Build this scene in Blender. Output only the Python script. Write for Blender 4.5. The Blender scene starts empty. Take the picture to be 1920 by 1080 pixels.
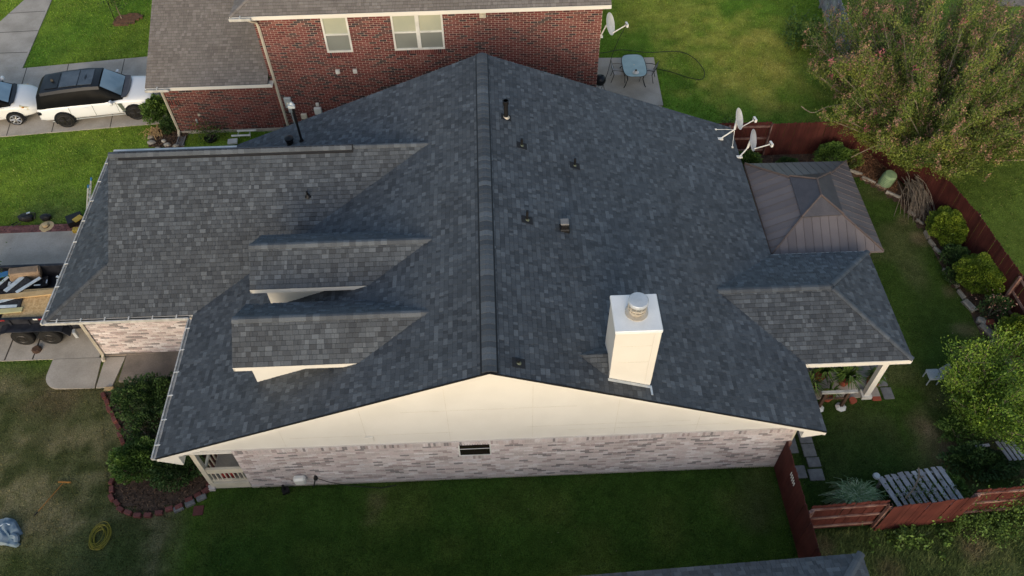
import bpy, math, random
import numpy as np
from mathutils import Vector, Matrix
random.seed(11); RNG = np.random.default_rng(7)
SC = bpy.context.scene; COL = SC.collection
# ------------------------------------------------------------ camera
CAM_POS = (0.368, -11.346, 24.229); YAW, PIT, ROLL, FPX = math.radians(1.277), math.radians(51.16), math.radians(-1.144), 1522.0
_f = Vector((math.sin(YAW)*math.cos(PIT), math.cos(YAW)*math.cos(PIT), -math.sin(PIT)))
_r = Vector((math.cos(YAW), -math.sin(YAW), 0)); _u = _r.cross(_f)
_R = math.cos(ROLL)*_r+math.sin(ROLL)*_u; _U = -math.sin(ROLL)*_r+math.cos(ROLL)*_u
cam = bpy.data.objects.new('camera', bpy.data.cameras.new('camera')); COL.objects.link(cam); SC.camera = cam
cam.matrix_world = Matrix(((_R.x, _U.x, -_f.x, CAM_POS[0]), (_R.y, _U.y, -_f.y, CAM_POS[1]), (_R.z, _U.z, -_f.z, CAM_POS[2]), (0, 0, 0, 1)))
cam.data.sensor_width = 36; cam.data.lens = FPX/1920*36; cam.data.clip_end = 800; cam.data.clip_start = .5
# ------------------------------------------------------------ light
SUN_EL, SUN_AZ = math.radians(20), math.radians(187)      # azimuth from +Y clockwise: sun behind the camera
W = bpy.data.worlds.new('World'); SC.world = W; W.use_nodes = True
nt = W.node_tree; bg = nt.nodes['Background']; sky = nt.nodes.new('ShaderNodeTexSky'); sky.sky_type = 'NISHITA'; sky.sun_disc = False
sky.sun_elevation = SUN_EL; sky.sun_rotation = SUN_AZ; sky.dust_density = 3.0; sky.air_density = 1.2
nt.links.new(sky.outputs[0], bg.inputs[0]); bg.inputs[1].default_value = 0.15
sun = bpy.data.objects.new('sun', bpy.data.lights.new('sun', 'SUN')); COL.objects.link(sun)
sun.data.energy = 0.50; sun.data.angle = math.radians(38); sun.data.color = (1.0, .96, .93)
_sd = Vector((math.sin(SUN_AZ)*math.cos(SUN_EL), math.cos(SUN_AZ)*math.cos(SUN_EL), math.sin(SUN_EL)))
sun.rotation_euler = _sd.to_track_quat('Z', 'Y').to_euler(); sun.location = (0, -30, 40)
SC.view_settings.view_transform = 'Standard'; SC.view_settings.look = 'None'; SC.view_settings.gamma = 1; SC.view_settings.use_curve_mapping = False
SC.view_settings.exposure = 0.52
# ------------------------------------------------------------ materials
def mat(name, c1, c2=None, rough=.85, ns=3, bump=0, bs=60, tint=None, metal=0, spec=.3, fine=.15, attr=False, fs=45, trans=0):
    m = bpy.data.materials.new(name); m.use_nodes = True; N = m.node_tree.nodes; L = m.node_tree.links
    b = N['Principled BSDF']; b.inputs['Roughness'].default_value = rough; b.inputs['Metallic'].default_value = metal; b.inputs['Specular IOR Level'].default_value = spec
    tc = N.new('ShaderNodeTexCoord'); geo = N.new('ShaderNodeNewGeometry')
    n1 = N.new('ShaderNodeTexNoise'); n1.inputs['Scale'].default_value = ns; n1.inputs['Detail'].default_value = 5; L.new(geo.outputs['Position'], n1.inputs['Vector'])
    mix = N.new('ShaderNodeMix'); mix.data_type = 'RGBA'; mix.clamp_result = True
    if attr:
        a = N.new('ShaderNodeAttribute'); a.attribute_name = 'Col'; base = a.outputs['Color']
        mix.blend_type = 'MULTIPLY'; L.new(base, mix.inputs[6]); mix.inputs[7].default_value = (.75, .8, .7, 1)
    elif tint:
        a = N.new('ShaderNodeAttribute'); a.attribute_name = 'tint'; cr = N.new('ShaderNodeValToRGB'); cr.color_ramp.interpolation = 'LINEAR'
        el = cr.color_ramp.elements
        while len(el) < len(tint): el.new(.5)
        for i, c in enumerate(tint): el[i].position = i/(len(tint)-1); el[i].color = (*c, 1)
        L.new(a.outputs['Fac'], cr.inputs[0]); mix.blend_type = 'MULTIPLY'; L.new(cr.outputs[0], mix.inputs[6]); mix.inputs[7].default_value = (*(c2 or (.72, .72, .72)), 1)
    else:
        mix.inputs[6].default_value = (*c1, 1); mix.inputs[7].default_value = (*(c2 or [x*.8 for x in c1]), 1)
    cr2 = N.new('ShaderNodeValToRGB'); cr2.color_ramp.elements[0].position = .38; cr2.color_ramp.elements[1].position = .64
    L.new(n1.outputs[0], cr2.inputs[0]); L.new(cr2.outputs[0], mix.inputs[0])
    out = mix.outputs[2]
    if fine:
        n2 = N.new('ShaderNodeTexNoise'); n2.inputs['Scale'].default_value = fs; n2.inputs['Detail'].default_value = 3; L.new(geo.outputs['Position'], n2.inputs['Vector'])
        mr = N.new('ShaderNodeMapRange'); mr.inputs[1].default_value = .3; mr.inputs[2].default_value = .7; mr.inputs[3].default_value = 1-fine; mr.inputs[4].default_value = 1+fine; L.new(n2.outputs[0], mr.inputs[0])
        v = N.new('ShaderNodeVectorMath'); v.operation = 'SCALE'; L.new(out, v.inputs[0]); L.new(mr.outputs[0], v.inputs['Scale']); out = v.outputs[0]
    L.new(out, b.inputs['Base Color'])
    if bump:
        n3 = N.new('ShaderNodeTexNoise'); n3.inputs['Scale'].default_value = bs; n3.inputs['Detail'].default_value = 4; L.new(geo.outputs['Position'], n3.inputs['Vector'])
        bp = N.new('ShaderNodeBump'); bp.inputs['Strength'].default_value = bump; bp.inputs['Distance'].default_value = .02; L.new(n3.outputs[0], bp.inputs['Height']); L.new(bp.outputs[0], b.inputs['Normal'])
    return m
def ramp(*c): return [tuple(x) for x in c]
m_shingle = mat('charcoal_shingle', None, rough=.65, tint=ramp((.034, .040, .048), (.044, .052, .062), (.057, .067, .079), (.073, .086, .100), (.098, .114, .131)), c2=(.90, .88, .86), ns=.5, fine=.25, fs=60, spec=.5, bump=.25, bs=80)
m_graysh = mat('weathered_shingle', None, rough=.9, tint=ramp((.165, .15, .137), (.195, .178, .163), (.235, .217, .20)), c2=(.92, .91, .9), ns=.6, fine=.15, fs=60, spec=.2)
m_deck = mat('roof_underlay', (.02, .023, .028), rough=.9)
m_black = mat('black_paint', (.012, .012, .013), rough=.45, fine=.1)
m_cream = mat('cream_board', (.665, .65, .605), (.625, .61, .565), rough=.6, ns=.9, fine=.02, spec=.3)
m_creamd = mat('beige_trim', (.62, .57, .46), rough=.6, ns=1.5, fine=.03)
m_seam = mat('seam_line', (.60, .57, .50), rough=.6)
m_white = mat('white_metal', (.72, .72, .68), rough=.4, ns=2, fine=.04, spec=.5)
m_gutter = mat('gutter_white', (.50, .50, .48), (.34, .34, .32), rough=.45, ns=5, fine=.08)
m_pink = mat('washed_brick', None, rough=.85, tint=ramp((.27, .25, .25), (.44, .37, .36), (.58, .53, .52), (.66, .60, .59), (.56, .46, .45), (.70, .66, .66), (.64, .57, .56)), c2=(.84, .83, .83), ns=1.2, fine=.12, fs=35)
m_pmortar = mat('pale_mortar', (.60, .56, .53), (.52, .48, .45), ns=2, fine=.1)
m_red = mat('red_brick', None, rough=.85, tint=ramp((.040, .034, .038), (.095, .032, .032), (.135, .036, .034), (.165, .043, .038), (.145, .038, .036), (.21, .078, .066)), c2=(.85, .82, .8), ns=1.2, fine=.12, fs=35)
m_rmortar = mat('mortar', (.50, .42, .36), (.42, .35, .30), ns=2, fine=.1)
m_conc = mat('concrete', (.43, .39, .34), (.33, .30, .255), rough=.9, ns=1.1, bump=.15, fine=.08, fs=20)
m_concd = mat('stained_concrete', (.24, .205, .17), (.16, .14, .12), rough=.9, ns=1.5, fine=.1, fs=20)
m_joint = mat('joint_dirt', (.06, .05, .04))
m_paver = mat('red_paver', None, tint=ramp((.16, .07, .065), (.22, .10, .09), (.19, .08, .075)), fine=.15)
m_edger = mat('red_block', None, tint=ramp((.13, .045, .04), (.18, .065, .058), (.15, .055, .05)), fine=.2, fs=30)
m_graypv = mat('gray_paver', (.20, .20, .195), (.14, .14, .14), ns=4, fine=.12)
m_stone = mat('limestone', None, tint=ramp((.25, .22, .18), (.36, .33, .28), (.45, .42, .36)), fine=.2, fs=14, bump=.4, bs=12)
m_fence = mat('red_stained_wood', None, rough=.75, tint=ramp((.070, .016, .013), (.080, .019, .015), (.092, .024, .019)), c2=(.72, .7, .7), ns=2.2, fine=.12, fs=30)
m_rail = mat('worn_rail_wood', (.26, .17, .145), (.12, .050, .042), ns=3, fine=.15)
m_grayw = mat('gray_wood', None, rough=.9, tint=ramp((.30, .30, .32), (.39, .39, .41), (.47, .47, .49)), fine=.15, fs=25)
m_mulch = mat('mulch', (.095, .060, .040), (.055, .036, .026), ns=6, fine=.4, fs=30, bump=.8, bs=30)
m_mulch2 = mat('orange_mulch', (.17, .085, .045), (.10, .052, .03), ns=6, fine=.4, fs=30, bump=.8, bs=30)
m_grass = mat('lawn_grass', None, attr=True, ns=3.5, fine=.55, fs=30, bump=.8, bs=40, rough=.95, spec=.1)
m_tuft = mat('grass_blades', None, attr=True, ns=9, fine=.2, fs=40, rough=.8, spec=.15)
m_leafy = mat('yellow_green_leaf', None, rough=.6, tint=ramp((.050, .090, .010), (.105, .170, .014), (.17, .245, .02), (.27, .34, .035)), fine=.1)
m_leafg = mat('fresh_green_leaf', None, rough=.6, tint=ramp((.040, .080, .012), (.085, .160, .018), (.14, .24, .025), (.22, .33, .04)), fine=.1)
m_leafd = mat('dark_leaf', None, rough=.6, tint=ramp((.018, .040, .010), (.035, .075, .018), (.06, .115, .028), (.09, .16, .04)), fine=.1)
m_leafm = mat('mid_leaf', None, rough=.6, tint=ramp((.03, .065, .012), (.06, .12, .02), (.10, .18, .03), (.16, .26, .05)), fine=.1)
m_leafo = mat('olive_leaf', None, rough=.6, tint=ramp((.035, .065, .014), (.078, .125, .022), (.135, .185, .030), (.23, .26, .050)), fine=.1)
m_seed = mat('seed_heads', None, rough=.8, tint=ramp((.22, .125, .08), (.34, .19, .13), (.46, .27, .20)), fine=.15)
m_flower = mat('pink_flower', None, rough=.6, tint=ramp((.38, .09, .12), (.52, .15, .20)), fine=.1)
m_bark = mat('bark', (.28, .23, .17), (.18, .14, .10), ns=5, fine=.2)
m_twig = mat('dry_branch', (.22, .18, .14), (.12, .10, .08), ns=5, fine=.2)
m_carw = mat('car_white', (.76, .79, .82), (.75, .78, .81), rough=.25, spec=.5, fine=0)
m_silver = mat('car_pearl', (.70, .72, .72), (.67, .69, .70), rough=.3, spec=.5, fine=0)
m_carblk = mat('car_black', (.012, .014, .018), rough=.3, spec=.25, fine=0)
m_glass = mat('tinted_glass', (.008, .009, .010), rough=.3, spec=.03, fine=0)
m_glassb = mat('sky_glass', (.15, .24, .31), (.24, .34, .41), rough=.08, spec=.8, fine=0, ns=1)  # reflected sky put into the base colour as pale blue
m_glasst = mat('frosted_glass', (.30, .42, .43), (.26, .37, .38), rough=.25, spec=.6, fine=0)
m_tyre = mat('tyre_rubber', (.014, .014, .014), rough=.8)
m_rim = mat('dark_rim', (.06, .055, .05), rough=.35, metal=.6, fine=0)
m_rims = mat('silver_rim', (.5, .5, .5), rough=.3, metal=.7, fine=0)
m_brass = mat('bronze', (.3, .22, .12), rough=.35, metal=.7, fine=0)
m_lamp = mat('yellowed_lens', (.55, .52, .36), (.62, .60, .50), rough=.15, spec=.6, fine=0, ns=5)
m_orange = mat('orange_lens', (.6, .25, .03), rough=.3)
m_redl = mat('red_lens', (.30, .02, .02), rough=.3)
m_grayv = mat('vent_gray', (.10, .12, .09), (.07, .09, .07), rough=.5)
m_trail = mat('trailer_paint', (.012, .014, .02), (.03, .032, .04), rough=.4, ns=4)
m_osb = mat('osb_board', (.45, .29, .13), (.62, .44, .23), ns=14, fine=.2, fs=50)
m_lumber = mat('lumber', (.50, .36, .19), (.40, .27, .13), ns=3, fine=.1)
m_lumberp = mat('pale_lumber', (.48, .45, .24), (.42, .38, .2), ns=3, fine=.1)
m_card = mat('cardboard', (.30, .22, .15), (.22, .16, .11), ns=4)
m_wrap = mat('pale_wrap', (.50, .58, .64), (.38, .45, .52), ns=5)
m_debris = mat('roofing_debris', (.015, .016, .02), (.04, .042, .048), ns=12, fine=.3)
m_galv = mat('galvanized', (.60, .63, .65), (.50, .54, .56), rough=.35, metal=.35, spec=.5, ns=4, fine=.05)
m_pale = mat('pale_sheet_metal', (.74, .77, .79), (.68, .71, .73), rough=.45, spec=.5, ns=3, fine=.03)
m_galvw = mat('vent_cage', (.55, .51, .44), (.42, .38, .32), rough=.5, metal=.3)
m_bronze = mat('gazebo_metal', None, rough=.42, tint=ramp((.118, .104, .106), (.132, .117, .119), (.148, .131, .132)), c2=(.86, .84, .84), ns=1.2, fine=.05, metal=.1, spec=.5)
m_bronzet = mat('gazebo_trim', (.13, .10, .09), (.10, .08, .075), rough=.45, metal=.2)
m_bronzed = mat('gazebo_vent_metal', (.088, .084, .092), (.072, .07, .078), rough=.35, metal=.3)
m_brown = mat('brown_wood', (.10, .06, .04), (.06, .035, .025), ns=4)
m_terra = mat('terracotta', (.36, .09, .05), (.28, .07, .045), ns=4)
m_boxg = mat('green_paint', (.24, .34, .19), (.18, .27, .15), rough=.5, ns=4, fine=.1)
m_blind = mat('window_blind', (.42, .43, .33), (.36, .38, .30), rough=.3, spec=.6, ns=1, fine=.02)
m_blindlo = mat('window_screen', (.22, .235, .21), (.20, .21, .19), rough=.4, spec=.5, ns=1, fine=.02)
m_dkwin = mat('dark_window', (.018, .012, .012), rough=.12, spec=.6, fine=0)
m_yel = mat('yellow_hose', (.26, .23, .03), rough=.5)
m_blkhose = mat('black_hose', (.02, .02, .018), rough=.6)
m_orangew = mat('orange_plastic', (.30, .14, .03), rough=.5)
m_jean = mat('blue_cloth', (.10, .16, .22), (.22, .28, .33), ns=6, fine=.1)
m_straw = mat('straw', (.60, .46, .26), (.5, .36, .18), ns=20, fine=.15)
m_strap = mat('yellow_plastic', (.45, .32, .05), rough=.5)
m_blue = mat('blue_plastic', (.04, .16, .35), rough=.4)
m_grn = mat('green_plastic', (.03, .35, .18), rough=.4)
m_redp = mat('red_plastic', (.45, .03, .03), rough=.5)
m_meter = mat('meter_gray', (.42, .47, .48), (.38, .42, .44), rough=.4)
m_mesh = mat('chair_sling', (.38, .37, .36), (.33, .32, .31), ns=8)
m_drygrs = mat('ornamental_blade', None, tint=ramp((.08, .16, .06), (.18, .28, .13), (.36, .44, .28)))
# ------------------------------------------------------------ object helpers
BASE = {}
def cross(a, b): return Vector(a).cross(Vector(b))
class MB:
    def __init__(s): s.v = []; s.f = []; s.t = []; s.tint = 0.0
    def face(s, pts, tint=None):
        b = len(s.v); s.v += [tuple(p) for p in pts]; s.f.append(tuple(range(b, b+len(pts)))); s.t.append(s.tint if tint is None else tint); return s
    def add(s, vs, fs):
        b = len(s.v); s.v += [tuple(p) for p in vs]
        for f in fs: s.f.append(tuple(b+i for i in f)); s.t.append(s.tint)
        return s
    def box(s, x0, x1, y0, y1, z0, z1, M=None):
        vs = [Vector((x, y, z)) for z in (z0, z1) for y in (y0, y1) for x in (x0, x1)]
        if M is not None: vs = [M @ v for v in vs]
        return s.add(vs, [(0, 2, 3, 1), (4, 5, 7, 6), (0, 1, 5, 4), (2, 6, 7, 3), (0, 4, 6, 2), (1, 3, 7, 5)])
    def cbox(s, c, d, rz=0, tilt=None):
        M = Matrix.Translation(c) @ Matrix.Rotation(rz, 4, 'Z')
        if tilt: M = M @ Matrix.Rotation(tilt[0], 4, 'X') @ Matrix.Rotation(tilt[1], 4, 'Y')
        return s.box(-d[0]/2, d[0]/2, -d[1]/2, d[1]/2, -d[2]/2, d[2]/2, M)
    def bbox_bev(s, x0, x1, y0, y1, z0, z1, b, M=None):      # box with chamfered top and vertical edges
        def ring(i, z): return [(x0+i, y0, z), (x1-i, y0, z), (x1, y0+i, z), (x1, y1-i, z), (x1-i, y1, z), (x0+i, y1, z), (x0, y1-i, z), (x0, y0+i, z)]
        r0 = ring(b, z0); r1 = ring(b, z1-b); r2 = [(min(max(x, x0+b), x1-b), min(max(y, y0+b), y1-b), z1) for x, y, z in ring(b, z1)]
        vs = [Vector(p) for p in r0+r1+r2]
        if M is not None: vs = [M @ v for v in vs]
        fs = [tuple(range(7, -1, -1)), tuple(range(16, 24))]
        for k in (0, 8):
            for i in range(8): j = (i+1) % 8; fs.append((k+i, k+j, k+8+j, k+8+i))
        return s.add(vs, fs)
    def tube(s, pts, r, n=6, cap=True):
        pts = [Vector(p) for p in pts]; rs = r if isinstance(r, (list, tuple)) else [r]*len(pts); rings = []
        for i, p in enumerate(pts):
            d = (pts[min(i+1, len(pts)-1)]-pts[max(i-1, 0)])
            if d.length < 1e-9: d = Vector((0, 0, 1))
            d.normalize(); a = d.cross(Vector((0, 0, 1)) if abs(d.z) < .9 else Vector((1, 0, 0))).normalized(); b = d.cross(a)
            rings += [p+rs[i]*(math.cos(2*math.pi*k/n)*a+math.sin(2*math.pi*k/n)*b) for k in range(n)]
        fs = []
        for i in range(len(pts)-1):
            for k in range(n): k2 = (k+1) % n; fs.append((i*n+k, i*n+k2, (i+1)*n+k2, (i+1)*n+k))
        if cap: fs += [tuple(range(n))[::-1], tuple((len(pts)-1)*n+k for k in range(n))]
        return s.add(rings, fs)
    def lathe(s, prof, c=(0, 0, 0), n=16, M=None):      # prof: (r, z)
        c = Vector(c); vs = []; fs = []
        for r, z in prof: vs += [Vector((r*math.cos(2*math.pi*k/n), r*math.sin(2*math.pi*k/n), z)) for k in range(n)]
        vs = [((M @ v) if M is not None else v)+c for v in vs]
        for i in range(len(prof)-1):
            for k in range(n): k2 = (k+1) % n; fs.append((i*n+k, i*n+k2, (i+1)*n+k2, (i+1)*n+k))
        fs += [tuple(range(n))[::-1], tuple((len(prof)-1)*n+k for k in range(n))]
        return s.add(vs, fs)
    def prism(s, pts, vec):                               # closed polygon extruded by vec
        pts = [Vector(p) for p in pts]; vec = Vector(vec); n = len(pts)
        fs = [tuple(range(n))[::-1], tuple(range(n, 2*n))]+[(i, (i+1) % n, n+(i+1) % n, n+i) for i in range(n)]
        return s.add(pts+[p+vec for p in pts], fs)
    def loft(s, rings, closed=True):
        n = len(rings[0]); vs = [p for r in rings for p in r]; fs = []
        for i in range(len(rings)-1):
            for k in range(n if closed else n-1): k2 = (k+1) % n; fs.append((i*n+k, i*n+k2, (i+1)*n+k2, (i+1)*n+k))
        if closed: fs += [tuple(range(n))[::-1], tuple((len(rings)-1)*n+k for k in range(n))]
        return s.add(vs, fs)
    def mesh(s, name, m, off=(0, 0, 0), smooth=False, sub=0):
        me = bpy.data.meshes.new(name); o = Vector(off)
        me.from_pydata([(v[0]-o.x, v[1]-o.y, v[2]-o.z) for v in s.v], [], s.f)
        a = me.attributes.new('tint', 'FLOAT', 'FACE'); a.data.foreach_set('value', s.t)
        me.materials.append(m)
        if smooth: me.polygons.foreach_set('use_smooth', [True]*len(me.polygons))
        me.update(); return me
def thing(name, label, cat, loc=(0, 0, 0), rz=0, group=None):
    o = bpy.data.objects.new(name, None); COL.objects.link(o); o.location = loc; o.rotation_euler[2] = rz; o.empty_display_size = .2
    o['label'] = label; o['category'] = cat
    if group: o['group'] = group
    BASE[o.name] = Vector(loc); return o
def part(name, mb, m, parent, local=False, label=None, smooth=False, kind=None):
    b = Vector((0, 0, 0)) if local else BASE[parent.name]
    o = bpy.data.objects.new(name, mb.mesh(name, m, b, smooth)); COL.objects.link(o); o.parent = parent; BASE[o.name] = BASE[parent.name]
    if label: o['label'] = label
    if kind: o['kind'] = kind
    if smooth and len(mb.f) < 3000:
        md = o.modifiers.new('edge', 'EDGE_SPLIT'); md.split_angle = math.radians(38)
    return o
def inst(name, me, parent, loc, M3=None, rz=None, sc=None):    # piece sharing mesh data; loc in world
    o = bpy.data.objects.new(name, me); COL.objects.link(o); o.parent = parent; BASE[o.name] = BASE[parent.name]
    L = Vector(loc)-BASE[parent.name]
    if M3 is not None: o.matrix_local = Matrix.Translation(L) @ M3.to_4x4()
    else:
        o.location = L
        if rz: o.rotation_euler[2] = rz
    if sc is not None: o.scale = sc
    return o
def solo(name, mb, m, label, cat, loc=(0, 0, 0), group=None, smooth=False):
    o = bpy.data.objects.new(name, mb.mesh(name, m, loc, smooth)); COL.objects.link(o); o.location = loc; o['label'] = label; o['category'] = cat
    if group: o['group'] = group
    if smooth and len(mb.f) < 3000:
        md = o.modifiers.new('edge', 'EDGE_SPLIT'); md.split_angle = math.radians(38)
    BASE[o.name] = Vector(loc); return o
def struct(name, mb, m, kind='structure'):
    o = bpy.data.objects.new(name, mb.mesh(name, m)); COL.objects.link(o); o['kind'] = kind; BASE[o.name] = Vector((0, 0, 0)); return o
CV = Vector(CAM_POS)
def seen(p, n, w, h):          # rough projected pixel area of a small facet, and whether it is in frame
    d = Vector(p)-CV; z = d.dot(_f)
    if z < 1: return 0
    x = FPX*d.dot(_R)/z; y = FPX*d.dot(_U)/z
    if abs(x) > 940 or abs(y) > 525: return 0
    return max(0, -Vector(n).dot(d.normalized()))*w*h/(z*z)
# ------------------------------------------------------------ value noise (for planting and lawn colour)
_lat = RNG.random((256, 256))
def vn(x, y, s):
    x = np.asarray(x)*s+100.3; y = np.asarray(y)*s+57.7; xi = np.floor(x).astype(int); yi = np.floor(y).astype(int); fx = x-xi; fy = y-yi
    fx = fx*fx*(3-2*fx); fy = fy*fy*(3-2*fy); g = lambda a, b: _lat[a % 256, b % 256]
    return (g(xi, yi)*(1-fx)+g(xi+1, yi)*fx)*(1-fy)+(g(xi, yi+1)*(1-fx)+g(xi+1, yi+1)*fx)*fy
def inpoly(x, y, P):
    r = np.zeros(np.shape(x), bool); n = len(P)
    for i in range(n):
        (x1, y1), (x2, y2) = P[i], P[(i+1) % n]
        if y1 == y2: continue
        c = ((y1 > y) != (y2 > y)) & (x < (x2-x1)*(y-y1)/(y2-y1)+x1); r ^= c
    return r
def blob(x, y, cx, cy, r, soft=1.0, ax=1.0):
    d = np.sqrt(((x-cx)/ax)**2+(y-cy)**2)/r + (vn(x, y, 1.7)-.5)*.9; return np.clip((1.15-d)/soft, 0, 1)
# ============================================================ GROUND
FENCE_R = [(16.6, 15.15), (17.35, 13.7), (18.05, 11.9), (18.6, 9.5), (18.95, 6.4), (19.15, 3.0), (19.25, -1.3)]
BED_BACK = [(10.0, 15.1), (16.5, 15.1), (17.3, 13.7), (18.0, 11.9), (18.55, 9.5), (18.9, 6.4), (19.1, 3), (19.2, 1.2), (18.0, 1.4), (17.85, 3.7), (17.85, 4.6), (17.75, 5.9), (17.6, 7.3), (17.5, 8.8), (17.45, 10.2), (17.1, 11.6), (16.6, 12.5), (15.7, 13.6), (14.6, 13.9), (12, 13.6), (10, 13.4)]
BED_FRONT = [(-13.6, 4.3), (-12.9, 3.0), (-12.35, 2.15), (-12.15, 1.6), (-12.3, .9), (-12.25, .2), (-11.8, -.2), (-11.0, -.38), (-9.95, -.1), (-9.25, .25), (-9.2, .8), (-9.2, 4.4)]
BED_NB = [(-15.35, 18.3), (-15.15, 17.0), (-13.7, 16.8), (-13.55, 17.9), (-14.0, 18.05), (-14.1, 18.5)]
DRIVE1 = [(-17.0, 23.9), (-24.5, 23.1), (-30, 22.5), (-30, 17.3), (-22.2, 18.1), (-15.6, 18.62), (-14.0, 18.7), (-14.0, 23.9)]
DRIVE2 = [(-14.2, 5.64), (-30, 5.64), (-30, 12.0), (-14.2, 12.0)]
WALK1 = [(-24.9, 29.5), (-28.5, 45), (-26.9, 45), (-23.4, 29.4), (-22.9, 23.2), (-25.6, 22.9), (-26.2, 25)]
NBPATIO = [(4.6, 22.55), (8.35, 22.4), (8.25, 18.7), (4.6, 18.7)]
HOUSES = [[(-14.2, 5.6), (-9.2, 5.6), (-9.2, .35), (9.1, .35), (9.1, 13.4), (-9.2, 13.4), (-14.2, 13.2)], [(-14, 17.95), (4.9, 17.95), (4.9, 32), (-14, 32)], [(9.1, 2.8), (13.2, 2.8), (13.2, 7), (9.1, 7)], [(-12, -16), (9.3, -16), (9.3, -4), (-12, -4.3)]]
def grass_col(x, y):
    x = np.asarray(x, float); y = np.asarray(y, float)
    C = lambda *c: np.array(c, float)
    mixc = lambda a, b, w: a*(1-w[..., None])+b*w[..., None]
    base = np.broadcast_to(C(.088, .165, .018), x.shape+(3,)).copy()
    n1 = vn(x, y, .35); n2 = vn(x+40, y, .9); n3 = vn(x, y+70, 2.6)
    base = mixc(base, C(.150, .200, .026), np.clip((n1-.45)*2.2, 0, 1)*.7)                      # sun-bleached patches
    base = mixc(base, C(.055, .115, .015), np.clip((n2-.55)*2.5, 0, 1)*.55)
    s = lambda a, b, v: np.clip((v-a)/(b-a), 0, 1)
    # neighbour's back lawn: bleached centre
    w = blob(x, y, 13.6, 21.5, 4.6, 1.2, 1.0)*(y > 15.2); base = mixc(base, C(.30, .27, .06), w*.95*(0.6+.6*n2))
    w = blob(x, y, 9.8, 26.5, 3.5, 1.2)*(y > 15.2); base = mixc(base, C(.24, .25, .05), w*.8)
    # lawn outside the back fence
    w = s(18.6, 19.5, x)*(y > 0); base = mixc(base, C(.105, .15, .03), w*.7)
    # back garden
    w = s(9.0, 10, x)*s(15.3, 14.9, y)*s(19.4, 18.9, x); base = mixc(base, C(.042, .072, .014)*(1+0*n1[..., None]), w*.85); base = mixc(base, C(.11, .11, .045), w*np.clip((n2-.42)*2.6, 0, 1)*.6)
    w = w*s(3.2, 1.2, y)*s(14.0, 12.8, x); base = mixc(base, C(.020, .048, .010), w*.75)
    # front lawn, worn
    w = s(-9.4, -10.4, x)*s(5.8, 4.6, y); base = mixc(base, C(.072, .076, .032), w*.92); base = mixc(base, C(.20, .17, .095), w*np.clip((.7*n2+.5*n3-.50)*2.8, 0, 1)*.7); base = mixc(base, C(.05, .075, .02), w*np.clip((n1-.55)*3, 0, 1)*.7)
    w = blob(x, y, -15.2, 4.0, 1.15, 1.0, 1.3)*s(5.7, 5.5, y); base = mixc(base, C(.15, .11, .065), w*.7)
    # shaded side strip, lush
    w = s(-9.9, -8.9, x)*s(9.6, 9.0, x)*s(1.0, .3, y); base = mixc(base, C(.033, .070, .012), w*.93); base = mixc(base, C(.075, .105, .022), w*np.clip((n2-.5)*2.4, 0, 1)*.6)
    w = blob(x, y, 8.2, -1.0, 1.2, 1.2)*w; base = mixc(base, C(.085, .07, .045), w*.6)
    # beyond the side fence: weedy
    w = s(9.2, 9.6, x)*s(-1.8, -2.1, y); base = mixc(base, C(.095, .125, .042), w*.9); base = mixc(base, C(.19, .17, .085), w*np.clip((.6*n2+.5*n3-.60)*2.6, 0, 1)*.7); base = mixc(base, C(.045, .085, .02), w*np.clip((n1-.55)*4, 0, 1)*.6)
    # trodden earth
    for (cx, cy, r, k) in ((14.3, 1.55, .8, 1.0), (14.75, .7, .75, 1.0), (15.6, .35, 1.0, 1.0), (16.8, .1, 1.2, 1), (14.2, -2.6, .5, .8), (9.9, -2.4, .35, .7), (11.6, -3.1, .4, .6), (16.9, 10.9, .35, .9), (17.2, 9.9, .4, .8), (17.3, 7.2, .35, .7), (17.35, 5.4, .5, .7), (16.9, 4.0, .5, .7), (-18.4, 12.9, 1.6, .3), (-3.9, -.3, .4, .4), (-3.9, -.9, .3, .4)):
        base = mixc(base, C(.19, .14, .085), blob(x, y, cx, cy, r)*.9*k)
    base = base*(1+.36*s(11.5, 15, y)*(1-s(9.5, 10, x)*s(15.3, 14.9, y)))[..., None]; base *= (.82+.36*n3)[..., None]
    return base
def set_cols(me, cols):
    a = me.color_attributes.new('Col', 'FLOAT_COLOR', 'POINT'); c = np.ones((len(cols), 4), np.float32); c[:, :3] = cols; a.data.foreach_set('color', c.ravel())
g = MB(); g.face([(-250, -250, -.06), (250, -250, -.06), (250, 250, -.06), (-250, 250, -.06)]); me = g.mesh('ground', m_grass)
o = bpy.data.objects.new('ground', me); COL.objects.link(o); o['kind'] = 'structure'; set_cols(me, np.tile([[.08, .12, .025]], (4, 1)))
def grid_mesh(name, x0, x1, y0, y1, st, m):
    xs = np.arange(x0, x1+st/2, st); ys = np.arange(y0, y1+st/2, st); X, Y = np.meshgrid(xs, ys); nx, ny = len(xs), len(ys)
    Z = (vn(X, Y, .8)-.5)*.02+(vn(X, Y, 4)-.5)*.012-.012
    me = bpy.data.meshes.new(name); V = np.stack([X, Y, Z], -1).reshape(-1, 3)
    i = np.arange(nx*ny).reshape(ny, nx); F = np.stack([i[:-1, :-1], i[:-1, 1:], i[1:, 1:], i[1:, :-1]], -1).reshape(-1, 4)
    me.vertices.add(len(V)); me.vertices.foreach_set('co', V.ravel()); me.loops.add(F.size); me.loops.foreach_set('vertex_index', F.ravel()); me.polygons.add(len(F))
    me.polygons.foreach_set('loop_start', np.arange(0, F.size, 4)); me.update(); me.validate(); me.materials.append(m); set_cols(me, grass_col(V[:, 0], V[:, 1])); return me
o = bpy.data.objects.new('lawn', grid_mesh('lawn', -32, 34, -8, 46, .2, m_grass)); COL.objects.link(o); o['kind'] = 'structure'
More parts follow.
